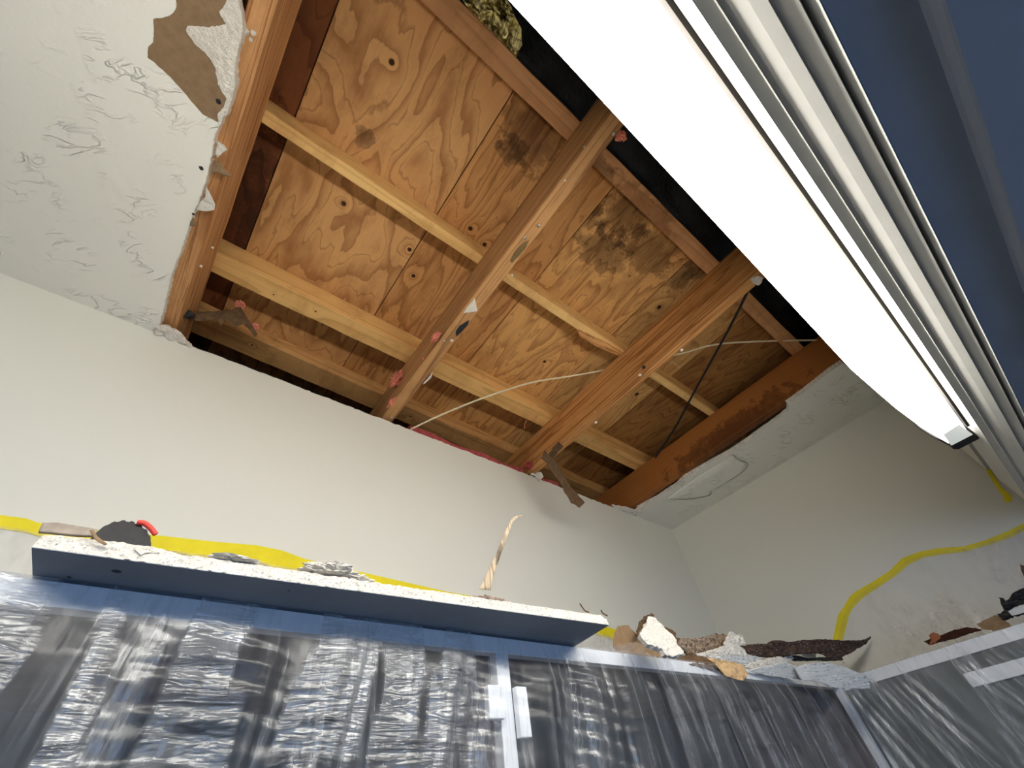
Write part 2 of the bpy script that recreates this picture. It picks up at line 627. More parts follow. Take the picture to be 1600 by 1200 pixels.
# back wall with its window opening
bv, bf = [], []
for a, b in (((-2.6, -2.7, FZ), (-1.5, -2.6, RZ)), ((0.7, -2.7, FZ), (2.1, -2.6, RZ)), ((-1.5, -2.7, FZ), (0.7, -2.6, -1.1)), ((-1.5, -2.7, 0.2), (0.7, -2.6, RZ))):
    v, f = box_vf(a, b)
    bf += [tuple(i + len(bv) for i in q) for q in f]
    bv += v
struct(link('wall_back', bv, bf, m_wall))
wv, wf = [], []
for a, b in (((-1.5, -2.68, -1.1), (-1.45, -2.62, 0.2)), ((0.65, -2.68, -1.1), (0.7, -2.62, 0.2)), ((-1.45, -2.68, -1.1), (0.65, -2.62, -1.05)), ((-1.45, -2.68, 0.15), (0.65, -2.62, 0.2)), ((-0.42, -2.68, -1.05), (-0.38, -2.62, 0.15))):
    v, f = box_vf(a, b)
    wf += [tuple(i + len(wv) for i in q) for q in f]
    wv += v
struct(link('window_1', wv, wf, m_frame))
struct(box('wall_outer', (-2.6, WY + 0.24, FZ), (2.1, WY + 0.28, RZ), mat_plain('outer_boarding', (0.02, 0.014, 0.01), 0.9)))

# ceiling: broken outline of the cut-out (left run, right run), slab + painted face
Lpx = [(247, 517), (252, 500), (268, 432), (289, 375), (300, 340), (312, 312), (318, 296), (325, 272), (333, 234), (336, 210), (342, 197), (356, 175), (364, 150), (369, 131), (367, 106), (372, 78), (380, 50), (378, 19), (373, 0)]
Rpx = [(1002, 801), (997, 795), (1030, 777), (1060, 757), (1070, 747), (1095, 732), (1132, 712), (1160, 695), (1185, 677), (1220, 652), (1233, 641), (1231, 630), (1250, 617), (1270, 602), (1295, 582), (1317, 567)]
Lp = [on(x, y, 2, CZ) for x, y in Lpx]
Rp = [on(x, y, 2, CZ) for x, y in Rpx]
Lp[0].y = WY
Rp[0].y = WY
Ls = jag(Lp, 0.006, 0.0012, 5, closed=False)
Rs = jag(Rp, 0.006, 0.0018, 6, closed=False)
backedge = jag([Vector((Lp[-1].x, 0.05, CZ)), Vector((-0.28, -0.115, CZ)), Vector((0.3, -0.13, CZ)), Vector((1.0, -0.12, CZ)), Vector((1.6, -0.13, CZ))], 0.01, 0.003, 8, closed=False)


def cshape(left, right):
    return ([Vector((-2.5, WY, CZ))] + left + backedge[1:-1] + [Vector((1.72, -0.12, CZ))] + list(reversed(right)) + [Vector((WX, WY, CZ)), Vector((WX, -2.6, CZ)), Vector((-2.5, -2.6, CZ))])


up = Vector((0, 0, 0.0012))
ceil = prism('ceiling', [p + up for p in cshape(Ls, Rs)], (0, 0, BT - 0.0012), m_gyp)
struct(ceil)
# painted skin; along the torn area it stops at the edge of the bare paper
c1 = lambda pts: [on(100 * 0 + x / 3.2, y / 3.2, 2, CZ) for x, y in pts]
torn = c1([(1093, 615), (1010, 570), (950, 500), (850, 385), (760, 305), (738, 290), (740, 235), (765, 210), (768, 150), (765, 95), (820, 85), (860, 70), (880, 40), (878, 0)])
tornj = jag(torn, 0.004, 0.0008, 12, closed=False)
k = next(i for i, p in enumerate(Ls) if (p - Lp[10]).length < 0.006)
skinL = [p + Vector((-0.0012, 0, 0)) for p in Ls[:k]] + tornj + [Vector((tornj[-1].x - 0.002, -0.02, CZ)), Vector((-0.33, -0.115, CZ))]
# sagging cracked flap beside the right-hand edge is cut out of the skin
skinR = [p + Vector((0.0014, 0, 0)) for p in Rs]
skin = prism('painted_face', cshape(skinL, skinR), (0, 0, 0.0012), m_ceil, ceil, mats=[m_ceil, m_gyp])
# bare brown paper and crumbled core in the torn corner
brown = c1([(1093, 615), (1090, 570), (1125, 530), (1135, 495), (1090, 420), (1080, 340), (1060, 300), (1010, 250), (975, 220), (930, 150), (940, 130), (1040, 138), (1130, 122), (1100, 60), (1130, 20), (1135, 0), (1140, -60), (870, -60), (878, 0), (880, 40), (860, 70), (820, 85), (765, 95), (768, 150), (765, 210), (740, 235), (738, 290), (760, 305), (850, 385), (950, 500), (1010, 570)])
prism('torn_paper', jag([p + Vector((0, 0, 0.0009)) for p in brown], 0.005, 0.001, 15), (0, 0, 0.0012), m_kraft, ceil)
gypc = c1([(1093, 615), (1090, 570), (1125, 530), (1135, 495), (1090, 420), (1080, 340), (1060, 300), (1010, 250), (975, 220), (930, 150), (940, 130), (1040, 138), (1130, 122), (1100, 60), (1130, 20), (1135, 0), (1160, 0), (1195, 0), (1208, 60), (1214, 160), (1190, 250), (1174, 340), (1180, 420), (1165, 480), (1138, 560)])
sheet('crumbled_core', jag([p + Vector((0, 0, -0.0005)) for p in gypc], 0.004, 0.001, 16), 0.003, m_gyp, ceil, cuts=5, amp=0.003, freq=90, seed=3, smooth=False)
# screw holes
for (x, y, r) in ((1092, 508, 0.0045), (1006, 841, 0.0042), (966, 1070, 0.0028)):
    p = on(x / 3.2, y / 3.2, 2, CZ - 0.0004)
    vv = [p + Vector((math.cos(q * 0.5236) * r * (1 + 0.15 * math.sin(q * 2.2)), math.sin(q * 0.5236) * r, 0)) for q in range(12)]
    prism('screw_hole', vv, (0, 0, 0.0006), m_void, ceil)
# hanging shreds of face paper on the left edge
for i, poly in enumerate(([(1090, 705), (1125, 730), (1138, 748), (1112, 765), (1088, 790), (1075, 770)],
                          [(1068, 800), (1100, 815), (1125, 845), (1168, 885), (1125, 880), (1085, 862), (1055, 868)],
                          [(1030, 935), (1060, 985), (1077, 1020), (1072, 1050), (1030, 1057), (978, 1050), (1000, 1010), (1025, 985)],
                          [(965, 1085), (985, 1120), (970, 1132), (945, 1128)])):
    pts = c1(poly)
    sheet('paper_shred', [p + Vector((0, 0, 0.001)) for p in pts], 0.0006, m_kraft if i % 2 else m_gyp, ceil, cuts=3, amp=0.002, freq=60, seed=i,
          bend=lambda p, a=pts[0]: Vector((0, 0, -0.10 * max(0, p.x - a.x))))
# cracked flap on the right: skin bulging down along the crack
cr = [(1062, 764), (1100, 738), (1145, 712), (1152, 717), (1166, 724), (1158, 738), (1128, 757), (1112, 765), (1108, 773), (1075, 779), (1042, 779)]
cp = [on(x, y, 2, CZ - 0.0015) for x, y in cr]
crk = [on(x, y, 2, CZ) for x, y in ((1042, 779), (1075, 779), (1108, 773), (1112, 765), (1128, 757), (1158, 738), (1166, 724))]
crh = [on(x, y, 2, CZ) for x, y in ((1042, 779), (1062, 764), (1100, 738), (1145, 712), (1166, 724))]


def dpoly(p, L):
    best = 9
    for a, b in zip(L, L[1:]):
        d = b - a
        q = max(0, min(1, (p - a).dot(d) / d.length_squared))
        best = min(best, (p - a - d * q).length)
    return best


def flapbend(p):
    q = Vector((p.x, p.y, CZ))
    return Vector((0, 0, -0.009 * min(1, dpoly(q, crk) / 0.016) * min(1, dpoly(q, crh) / 0.03)))


sheet('cracked_flap', cp, 0.0022, m_ceil, ceil, cuts=6, amp=0.0006, freq=30, bend=flapbend)
tube('crack_line', [on(x, y, 2, CZ - 0.0006) for x, y in ((1145, 710), (1152, 717), (1168, 725), (1158, 739), (1128, 758), (1112, 766), (1108, 774), (1075, 780), (1042, 779))], 0.0009, m_void, ceil, seg=5)
tube('crack_line', [on(x, y, 2, CZ - 0.0006) for x, y in ((1208, 729), (1216, 722), (1228, 716))], 0.0006, m_gyp, ceil, seg=5)
# broken core lumps at the two front corners
sheet('crumbled_core', [on(x, y, 2, CZ - 0.001) for x, y in ((244, 507), (260, 508), (285, 524), (300, 540), (290, 542), (265, 533), (246, 524))], 0.012, m_gyp, ceil, cuts=5, amp=0.008, freq=70, seed=9, smooth=False)
sheet('crumbled_core', [on(x, y, 2, CZ + 0.001) for x, y in ((955, 789), (975, 792), (992, 797), (1003, 792), (1006, 797), (995, 803), (983, 804), (968, 798))], 0.008, m_gyp, ceil, cuts=5, amp=0.006, freq=70, seed=11, smooth=False)
sheet('crumbled_core', [on(x, y, 2, CZ + 0.001) for x, y in ((1060, 756), (1063, 751), (1070, 752), (1066, 760))], 0.006, m_gyp, ceil, cuts=4, amp=0.004, freq=90, seed=12, smooth=False)

# ------------------------------------------------------------------ roof structure
JB, JT = CZ + BT, 1.165                  # joist underside and top


def lk(px, py, org, z):
    p = on(px, py, 2, z)
    return (p.x - org[0], p.y - org[1], z - org[2])


seams = [-2.5, -0.60, -0.219, 0.187, 0.571, 0.968, 1.36, 2.1]
ORA, ORD = lin(206, 160, 104), lin(150, 98, 50)
specs = {
    1: dict(light=lin(132, 78, 44), dark=lin(82, 42, 22), knots=[], stains=[(0.1, 0.05, 0, 0.16, (1, 0.6, 1), (0.12, 0.09, 0.07), 0.9)], ringfreq=5),
    2: dict(light=lin(216, 165, 108), dark=lin(152, 98, 54), knots=[(612, 97), (537, 318), (640, 390)], ringfreq=6.5, across=5.2, along=1.9, dist=0.35,
            stains=[((440, 120), 0.05, (1, .5, 1)), ((570, 215), 0.03, (1, 1, 1))]),
    3: dict(light=lin(208, 153, 94), dark=lin(138, 84, 46), knots=[(735, 357), (757, 382), (646, 431)], ringfreq=9, across=8, along=1.1, dist=0.25,
            stains=[((835, 205), 0.10, (1, 1, 1)), ((800, 235), 0.05, (1, 1, 1))]),
    4: dict(light=lin(222, 170, 106), dark=lin(148, 96, 52), knots=[(851, 565), (905, 606), (790, 430)], ringfreq=9, across=8, along=1.5, dist=0.3,
            stains=[((945, 395), 0.09, (0.8, 1.3, 1)), ((1015, 395), 0.10, (0.8, 1.2, 1)), ((900, 330), 0.09, (1, .9, 1)), ((985, 330), 0.11, (1, 1, 1))]),
    5: dict(light=lin(216, 168, 106), dark=lin(150, 100, 54), knots=[(1030, 480), (995, 616), (1003, 653), (1130, 545), (1183, 566)], ringfreq=9, across=8, along=1.6, dist=0.3,
            stains=[((1060, 430), 0.07, (1, 1, 1)), ((1090, 420), 0.05, (1, 1, 1))]),
}
names = {0: 'roof board over the intact left ceiling', 1: 'narrow dark-stained roof board beside the leftmost joist',
         2: 'wide pale swirled-grain roof board between the left and middle joists', 3: 'roof board with the dark stain at its upper end, over the middle joist',
         4: 'roof board with the large mouldy grey patch and ring-grained knot', 5: 'knotty roof board above the right joist and black cable', 6: 'shadowed roof board nearest the orange end joist'}
for i in range(len(seams) - 1):
    x0, x1 = seams[i] + 0.0016, seams[i + 1] - 0.0016
    y0, y1 = -0.062, WY + 0.238
    org = ((x0 + x1) / 2, (y0 + y1) / 2, RZ + 0.008)
    sp = dict(specs.get(i, dict(light=lin(170, 122, 70), dark=lin(118, 74, 38), knots=[], stains=[], ringfreq=8)))
    kn = []
    for q, kk in enumerate(sp.get('knots', [])):
        a = lk(kk[0], kk[1], org, RZ)
        kn.append((a[0], a[1], a[2], 0.0075 if i != 5 else 0.010))
    st = []
    for s_ in sp.get('stains', []):
        if len(s_) == 3:
            a = lk(s_[0][0], s_[0][1], org, RZ)
            st.append((a[0], a[1], a[2], s_[1], s_[2], (0.20, 0.19, 0.20), 0.9))
        else:
            st.append(s_)
    kw = {k_: sp[k_] for k_ in ('ringfreq', 'across', 'along', 'dist') if k_ in sp}
    kw.setdefault('across', 6.0)
    kw['ringfreq'] = kw.get('ringfreq', 8) * 1.25
    kw['warp'] = 0.10
    kw['dark_lines'] = 0.5
    kw['contrast'] = 0.9
    m = mat_wood('roof_board_%d' % i, sp['light'], sp['dark'], 1, seed=i + 1, knots=kn, stains=st, fine=0.35, **kw)
    o = box('roof_board', (x0, y0, RZ), (x1, y1, RZ + 0.016), m)
    tag(o, names[i], 'roof board', 'plywood roof boards above the opening')
# the roof beyond the boards: black felt sheet with a wrinkled foil patch
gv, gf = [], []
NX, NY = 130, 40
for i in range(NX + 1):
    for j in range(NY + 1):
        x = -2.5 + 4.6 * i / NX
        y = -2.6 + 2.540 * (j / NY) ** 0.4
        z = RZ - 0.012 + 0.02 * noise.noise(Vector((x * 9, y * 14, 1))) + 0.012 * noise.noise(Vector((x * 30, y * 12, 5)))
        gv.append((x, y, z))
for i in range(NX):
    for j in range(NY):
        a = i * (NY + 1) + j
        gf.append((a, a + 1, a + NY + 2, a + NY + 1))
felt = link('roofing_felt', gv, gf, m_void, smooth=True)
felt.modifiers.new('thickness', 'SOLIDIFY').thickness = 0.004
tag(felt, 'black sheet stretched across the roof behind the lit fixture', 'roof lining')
fp = [on(x, y, 2, 1.18) for x, y in ((716, -8), (735, 18), (760, 45), (790, 72), (806, 92), (816, 70), (814, 45), (800, 12), (790, -10))]
foil = sheet('foil_sheet', jag(fp, 0.012, 0.002, 3), 0.0006, m_foil, cuts=7, amp=0.009, freq=48, seed=4, smooth=False)
tag(foil, 'crinkled gold foil glinting in the dark gap at the top edge', 'foil')

WJ = {}
joists = [('joist', -0.300, -0.260, lin(206, 156, 106), lin(150, 92, 50), 'leftmost ceiling joist with coarse striped grain beside the torn ceiling edge', 'L'),
          ('joist', 0.348, 0.388, lin(196, 148, 98), lin(134, 92, 56), 'middle joist with a white plaster flake and pink tufts on it', 'M'),
          ('joist', 0.997, 1.035, lin(206, 150, 92), lin(146, 92, 46), 'right-hand joist with fine straight grain beside the black cable', 'R'),
          ('joist', 1.622, 1.664, lin(164, 104, 52), lin(122, 68, 30), 'smooth orange end joist above the broken ceiling strip on the right', 'E')]
for nme, x0, x1, li, dk, lab, key in joists:
    m = mat_wood('joist_wood_' + key, li, dk, 1, seed=11 + ord(key) % 7, ringfreq=(7.0 if key != 'E' else 2.5), across=(26.0 if key in 'LM' else 20.0), along=0.5, dist=0.12, fine=(0.8 if key != 'E' else 0.2), contrast=(1.25 if key != 'E' else 0.35), dark_lines=(0.7 if key in 'LR' else 0.3 if key == 'M' else 0.0),
                 stains=([(-0.02, -0.05, -0.06, 0.12, (0.9, 0.35, 1.6), (0.10, 0.06, 0.05), 0.9)] if key == 'E' else []))
    j = beam(nme, (x0, -0.42, JB), (x1, WY + 0.23, JT), m, seed=ord(key), bev=0.003 if key != 'R' else 0.0015)
    tag(j, lab, 'joist', 'ceiling joists')
    WJ[key] = j
# extra joists over the intact ceiling are hidden and left out

purl = [('y0', -0.065, -0.015, JT, RZ, lin(214, 158, 108), lin(176, 120, 76)), ('y1', 0.362, 0.392, JT, RZ, lin(238, 196, 128), lin(204, 150, 84)),
        ('y2', 0.775, 0.841, JT, RZ, lin(232, 188, 120), lin(196, 142, 80)), ('y3', 1.045, 1.130, 1.19, RZ, lin(206, 158, 100), lin(150, 102, 56))]
plab = {'y0': 'rough purlin crossing beside the black gap and the lit fixture', 'y1': 'pale purlin crossing the middle of the opening, splintered near the right joist',
        'y2': 'broad pale purlin second from the front wall', 'y3': 'knotty purlin nearest the front wall above the dark slot'}
PU = {}
for key, y0, y1, z0, z1, li, dk in purl:
    kn = {'y3': [(0.1, 0, -0.03, 0.005), (-0.75, -0.02, -0.03, 0.005), (-0.5, -0.01, -0.03, 0.004)], 'y1': [(-0.87, -0.01, -0.035, 0.0035)], 'y2': [(-0.5, 0.01, -0.04, 0.004), (-0.38, 0, -0.04, 0.004)], 'y0': []}[key]
    st = [] if key != 'y0' else [(0.25, 0.02, -0.03, 0.06, (0.4, 1, 1), (0.3, 0.2, 0.15), 0.8), (0.05, 0.02, -0.03, 0.03, (0.3, 1, 1), (0.1, 0.1, 0.1), 0.8)]
    m = mat_wood('purlin_wood_' + key, li, dk, 0, seed=ord(key[1]) - 40, ringfreq=5, across=14, along=0.8, dist=0.1, fine=0.6, contrast=0.8, dark_lines=0.3, knots=kn, stains=st)
    p = beam('purlin', (-1.2, y0, z0), (2.0, y1, z1 - 0.0005), m, seed=ord(key[1]), wob=0.002)
    tag(p, plab[key], 'purlin', 'purlins across the joists')
    PU[key] = p
    if key == 'y3':
        p.rotation_euler.z = math.radians(2.2)
# splintered underside of the second purlin near the right joist
sp = [on(x, y, 2, JT - 0.004) for x, y in ((903, 515), (935, 530), (965, 545), (974, 552), (968, 557), (930, 540), (905, 524))]
sheet('splinter', jag(sp, 0.01, 0.001, 4), 0.005, mat_wood('splinter_wood', lin(226, 170, 108), lin(150, 90, 48), 0, 5), PU['y1'], cuts=3, amp=0.004, freq=40)
# plaster bits, screws and a knot hole on the joists


def bit(px, py, key, r, seed=0, z=JB - 0.002):
    p = on(px, py, 2, z)
    rock('plaster_bit', p, (r, r, r * 0.7), m_gyp, WJ[key], seed=seed, amp=0.7, freq=2.5, sub=3)


def screw(px, py, key, z=JB, L=0.010, s=0):
    p = on(px, py, 2, z - L)
    tube('screw', [p, p + Vector((0.001, 0.001, L + 0.004))], 0.0016, m_steel, WJ[key], seg=8)
    tube('screw_head', [p + Vector((0, 0, -0.001)), p + Vector((0, 0, 0.0012))], 0.0042, m_gyp, WJ[key], seg=10, taper=lambda t: 1 - 0.55 * t)


flake = [on(x, y, 2, JB - 0.001) for x, y in ((742, 465), (746, 486), (735, 488), (724, 489), (730, 480), (737, 472))]
sheet('plaster_flake', flake, 0.0015, m_gyp, WJ['M'], cuts=3, amp=0.0008, freq=80)
screw(820, 372, 'M')
screw(694, 533, 'M')
screw(842, 352, 'M', L=0.006)
screw(612, 652, 'M', L=0.006)
screw(959, 209, 'M', L=0.007)
bit(706, 532, 'M', 0.004, 1)
bit(800, 430, 'M', 0.003, 2)
bit(883, 282, 'M', 0.0025, 3)
bit(913, 230, 'M', 0.002, 3)
screw(1168, 546 + 0, 'R', L=0.008) if False else None
bit(1065, 547, 'R', 0.005, 4)
bit(1000, 586, 'R', 0.005, 5)
bit(931, 660, 'R', 0.005, 6)
bit(930, 643, 'R', 0.002, 7)
bit(368, 125 + 360 - 150, 'L', 0.0025, 8) if False else None
bit(332, 387, 'L', 0.0022, 8)
bit(314, 416, 'L', 0.003, 9)
bit(384, 49, 'L', 0.005, 10)
bit(396, 52, 'L', 0.004, 11)
bit(392, 62, 'L', 0.003, 12)
sheet('plaster_flake', [on(x, y, 2, JB - 0.003) for x, y in ((1172, 436), (1184, 430), (1192, 434), (1190, 441), (1184, 446), (1176, 442))], 0.004, m_gyp, WJ['R'], cuts=4, amp=0.003, freq=90, seed=2)
kh = [on(x, y, 2, JB - 0.0012) for x, y in ((728, 503), (733, 500), (731, 508), (722, 518), (713, 526), (712, 518), (718, 509))]
sheet('knot_hole', kh, 0.001, m_void, WJ['M'], cuts=2, amp=0.0004)
kh = [on(x, y, 2, JB - 0.0012) for x, y in ((1003, 572), (1008, 571), (1009, 575), (1004, 577))]
sheet('knot_hole', kh, 0.001, m_void, WJ['R'], cuts=2, amp=0.0003)
moss = [on(x, y, 2, JB - 0.0014) for x, y in ((820, 378), (826, 376), (822, 386), (812, 398), (800, 411), (797, 408), (804, 394), (812, 385))]
sheet('mould_patch', moss, 0.001, mat_plain('mould', lin(120, 100, 66), 0.95, 0.1, nscale=400, namp=0.6), WJ['M'], cuts=4, amp=0.0006, freq=200)
sheet('loose_paper', [on(x, y, 2, JB - 0.003) for x, y in ((855, 712), (872, 690), (880, 697), (872, 706), (864, 717))], 0.001, m_kraft_dk, WJ['R'], cuts=4, amp=0.004, freq=80)
edge = [on(x, y, 2, JB - 0.0015) for x, y in ((674, 584), (676, 581), (674, 590), (662, 601), (661, 599))]
sheet('paper_edge', edge, 0.001, m_gyp, WJ['M'], cuts=2, amp=0.0003)


# ------------------------------------------------------------------ insulation and cables
def tuft(name, c, r, mat, seed, nf=160, flen=0.9, lab='', cat='insulation', grp='torn tufts of pink insulation', elong=None):
    rnd = random.Random(seed)
    bm = bmesh.new()
    bmesh.ops.create_icosphere(bm, subdivisions=4, radius=1)
    vs, fs = [], []
    for v in bm.verts:
        p = v.co.normalized()
        d = 0.75 + 0.5 * noise.noise(p * 2.0 + Vector((seed, 0, 0))) + 0.35 * noise.noise(p * 5.5 + Vector((0, seed, 0))) + 0.2 * noise.noise(p * 14)
        vs.append(Vector(c) + Vector((p.x * r[0], p.y * r[1], p.z * r[2])) * d)
    fs = [tuple(v.index for v in f.verts) for f in bm.faces]
    base = list(vs)
    bm.free()
    for _ in range(nf):
        b = base[rnd.randrange(len(base))]
        d = (b - Vector(c))
        dl = d.normalized()
        j = Vector((rnd.uniform(-1, 1), rnd.uniform(-1, 1), rnd.uniform(-1, 1))) * 0.6
        e1 = b + (dl + j) * max(r) * flen * rnd.uniform(0.15, 0.55)
        wv_ = dl.cross(Vector((rnd.random(), rnd.random(), rnd.random()))).normalized() * max(r) * rnd.uniform(0.02, 0.06)
        k_ = len(vs)
        vs += [b - wv_ - d * 0.1, b + wv_ - d * 0.1, e1]
        fs.append((k_, k_ + 1, k_ + 2))
    o = link(name, vs, fs, mat)
    tag(o, lab, cat, grp)
    return o


tuft('insulation_tuft', on(620, 592, 0, 0.335), (0.016, 0.034, 0.026), m_pink, 3, 260, 0.9, 'largest pink insulation tuft, fanned out on the side of the middle joist')
tuft('insulation_tuft', on(681, 527, 0, 0.338), (0.010, 0.022, 0.010), m_pink, 5, 120, 0.9, 'small pink tuft stuck to the middle joist above the largest tuft')
tuft('insulation_tuft', on(612, 628, 0, 0.337), (0.008, 0.020, 0.012), m_pink, 6, 90, 0.9, 'pale pink wisp low on the middle joist close to the wall')
tuft('insulation_tuft', on(661, 560, 0, 0.344), (0.003, 0.004, 0.006), m_pink, 7, 20, 0.6, 'tiny pink speck on the middle joist side')
tuft('insulation_tuft', on(970, 212, 2, 1.03), (0.016, 0.012, 0.013), m_pink, 8, 70, 0.6, 'dusky pink tuft at the fixture end of the middle joist')
tuft('insulation_tuft', on(829, 728, 1, 0.955), (0.030, 0.018, 0.014), m_pinkdk, 9, 260, 0.7, 'dusky pink clump at the foot of the right joist over the wall')
tuft('insulation_tuft', on(375, 476, 1, 0.93), (0.016, 0.014, 0.014), m_pink, 10, 120, 0.6, 'pink blob on the torn paper near the leftmost joist')
tuft('insulation_tuft', on(399, 510, 1, 0.94), (0.012, 0.01, 0.009), m_pink, 12, 60, 0.9, 'pink wisp hanging below the torn paper by the left joist')
# batt lying behind the wall top
bat = beam('insulation_batt', (0.46, 0.995, 0.94), (0.985, 1.10, 1.05), m_pinkdk, seed=4, wob=0.016, step=0.015, bev=0.012)
tag(bat, 'dark pink insulation batt lying behind the top of the wall between the joists', 'insulation')
bat2 = beam('insulation_batt', (1.06, 0.995, 0.94), (1.19, 1.07, 1.045), m_pinkdk, seed=9, wob=0.016, step=0.015, bev=0.012)
tag(bat2, 'short dark pink insulation batt behind the hanging brown strip', 'insulation')
# facing paper hanging near the left joist
fpts = [onp(x, y, (0, 0.95, 1.05), (0, 1, 0.25)) for x, y in ((288, 480), (300, 487), (330, 486), (362, 485), (376, 480), (392, 505), (402, 522), (398, 526), (380, 505), (368, 510), (350, 500), (345, 510), (335, 498), (305, 502), (290, 495))]
fpz = sheet('facing_paper', fpts, 0.0007, m_kraft_dk, cuts=5, amp=0.010, freq=30, seed=7)
tag(fpz, 'torn brown facing paper dangling beside the leftmost joist near the wall', 'paper')
br = sheet('metal_strap', [onp(x, y, (0, 0.93, 1.05), (0, 1, 0.25)) for x, y in ((284, 478), (296, 473), (295, 486), (306, 492), (298, 500), (286, 494))], 0.002, m_black, cuts=3, amp=0.004, freq=60)
tag(br, 'small black bent strap on the leftmost joist by the wall', 'strap')
# brown strip hanging from the right joist over the wall
hp = [onp(x, y, (0, 0.94, 1.0), (0.15, 1, 0.1)) for x, y in ((851, 703), (860, 713), (872, 725), (880, 742), (890, 758), (901, 771), (914, 785), (906, 793), (893, 786), (883, 770), (874, 752), (862, 738), (855, 725), (846, 716))]
hs = sheet('paper_strip', hp, 0.0016, m_kraft_dk, cuts=5, amp=0.003, freq=40, seed=2)
tag(hs, 'brown torn paper strip hanging over the wall from the right joist', 'paper')
wp = sheet('plaster_scrap', [on(x, y, 1, WY - 0.004) for x, y in ((832, 737), (845, 738), (849, 745), (843, 752), (836, 744), (828, 742))], 0.003, m_gyp, cuts=4, amp=0.003, freq=100)
tag(wp, 'white plaster crumb on the wall top beneath the pink clump', 'plaster')
# fibre wisps
for i, (x, y, lab) in enumerate(((822, 664, 'thin pink thread dangling from the broad purlin'),)):
    p = on(x, y - 8, 2, 1.14)
    o = tube('fibre_wisp', [p, p + Vector((0.002, 0.006, -0.012)), p + Vector((-0.003, 0.012, -0.022)), p + Vector((0.001, 0.018, -0.034))], 0.0009, m_pink, seg=5)
    tag(o, lab, 'fibre')
# ivory cable
c = [on(640, 672, 1, 0.985), on(690, 648, 2, 1.06), on(760, 620, 2, 1.10), on(830, 598, 2, 1.135), on(890, 588, 2, 1.16), on(946, 578, 2, 1.183)]
c += [Vector((1.11, 0.36, 1.184)), on(1062, 553, 2, 1.17), on(1120, 538, 2, 1.17), on(1200, 533, 2, 1.17), on(1300, 531, 2, 1.15)]
cb = tube('flat_cable', c, 0.0042, m_cable, seg=10, flat=0.45)
tag(cb, 'ivory flat cable sagging across the opening from the wall to the fixture', 'cable')
c = [on(1170, 452, 0, 1.045), on(1140, 512, 2, 1.12), on(1085, 612, 2, 1.125), on(1055, 668, 2, 1.125), on(1024, 715, 2, 1.13)]
cb = tube('cable', c, 0.0042, m_black, seg=8)
tag(cb, 'black cable slanting from the right joist down to the orange end joist', 'cable')
c = [on(1047, 568, 2, 1.02), on(1052, 566, 2, 1.02), on(1063, 576, 2, 1.03)]
o = tube('fibre_wisp', c, 0.0007, m_cable, seg=5)
tag(o, 'fine pale thread curling off the underside of the right joist', 'fibre')

# ------------------------------------------------------------------ light fixture
fx = empty('ceiling_light', (0.4, -0.108, 0.588))
tag(fx, 'long glowing strip light with a black rim, hung across the ceiling opening', 'light')
ZT, ZM, ZB = 0.588, 0.552, 0.524
endtop = [(1330, 577), (1372, 614), (1400, 638), (1440, 668), (1468, 684)]
far = [(-0.85, -0.0596)] + [(q.x, q.y) for q in (on(x, y, 2, ZM) for x, y in endtop)]
tip = on(1487, 693, 2, 0.531)
near = on(1517, 677, 2, ZB)
outline = far + [(tip.x, tip.y), (near.x, near.y), (-0.85, -0.1524)]
rings = []
cx = 0.5
for z, ins in ((ZT, 0.008), (ZM, 0.0), (0.534, 0.0025), (ZB + 0.0025, 0.008), (ZB, 0.0145)):
    rg = []
    for (x, y) in outline:
        yy = y + (-ins if y > -0.108 else (ins * 0.3))
        rg.append((x, yy, z))
    rings.append(rg)
k = len(outline)
v = [p for rg in rings for p in rg]
f = []
for i in range(len(rings) - 1):
    for j in range(k):
        q = (j + 1) % k
        f.append((i * k + j, i * k + q, (i + 1) * k + q, (i + 1) * k + j))
f.append(tuple((len(rings) - 1) * k + j for j in range(k)))
f.append(tuple(range(k)))
link('diffuser', v, f, m_lens, fx)
# dimmer moulded end of the diffuser
ep = [on(x, y, 2, ZB - 0.001) for x, y in ((1474, 679), (1499, 663), (1520, 679), (1487, 696))]
prism('diffuser_end', ep, (0, 0, 0.004), m_lensend, fx)
# housing above and dark rim round the diffuser
rim = [(x, y - (0.0065 if y > -0.112 else 0)) for x, y in outline]
prism('rim', [Vector((x, y, ZT + 0.0005)) for x, y in rim], (0, 0, 0.006), m_black, fx)
box('housing', (-0.85, -0.157, ZT + 0.0065), (1.08, -0.08, ZT + 0.035), m_metal, fx, 0.004)
box('dark_gap_strip', (-0.85, -0.1594, 0.5252), (1.36, -0.1541, ZT + 0.006), mat_plain('gap_dark', (0.02, 0.018, 0.016), 0.8, 0.1), fx)  # near-black strip: paints the shade of the gap between diffuser and rail
tube('rim_edge', [on(x, y, 2, ZM) for x, y in ((1431, 664), (1441, 671), (1462, 684), (1489, 698))], 0.0022, m_black, fx, seg=6)
# end plate that closes the fixture
cc = [on(x, y, 2, ZB - 0.001) for x, y in ((1487, 696), (1521, 678.5), (1530, 684), (1529, 686), (1498, 702), (1490, 702))]
prism('end_cap', cc, (0, 0, 0.06), m_black, fx)

# stepped white rail beside the light (profile in Y,Z), then the shaded panel beyond it
rail = empty('stepped_rail', (0.4, -0.19, 0.45))
tag(rail, 'white stepped metal rail running beside the glowing strip light', 'rail')
XA, XB = -1.2, 1.985


def Y(r, z):
    return -r * z


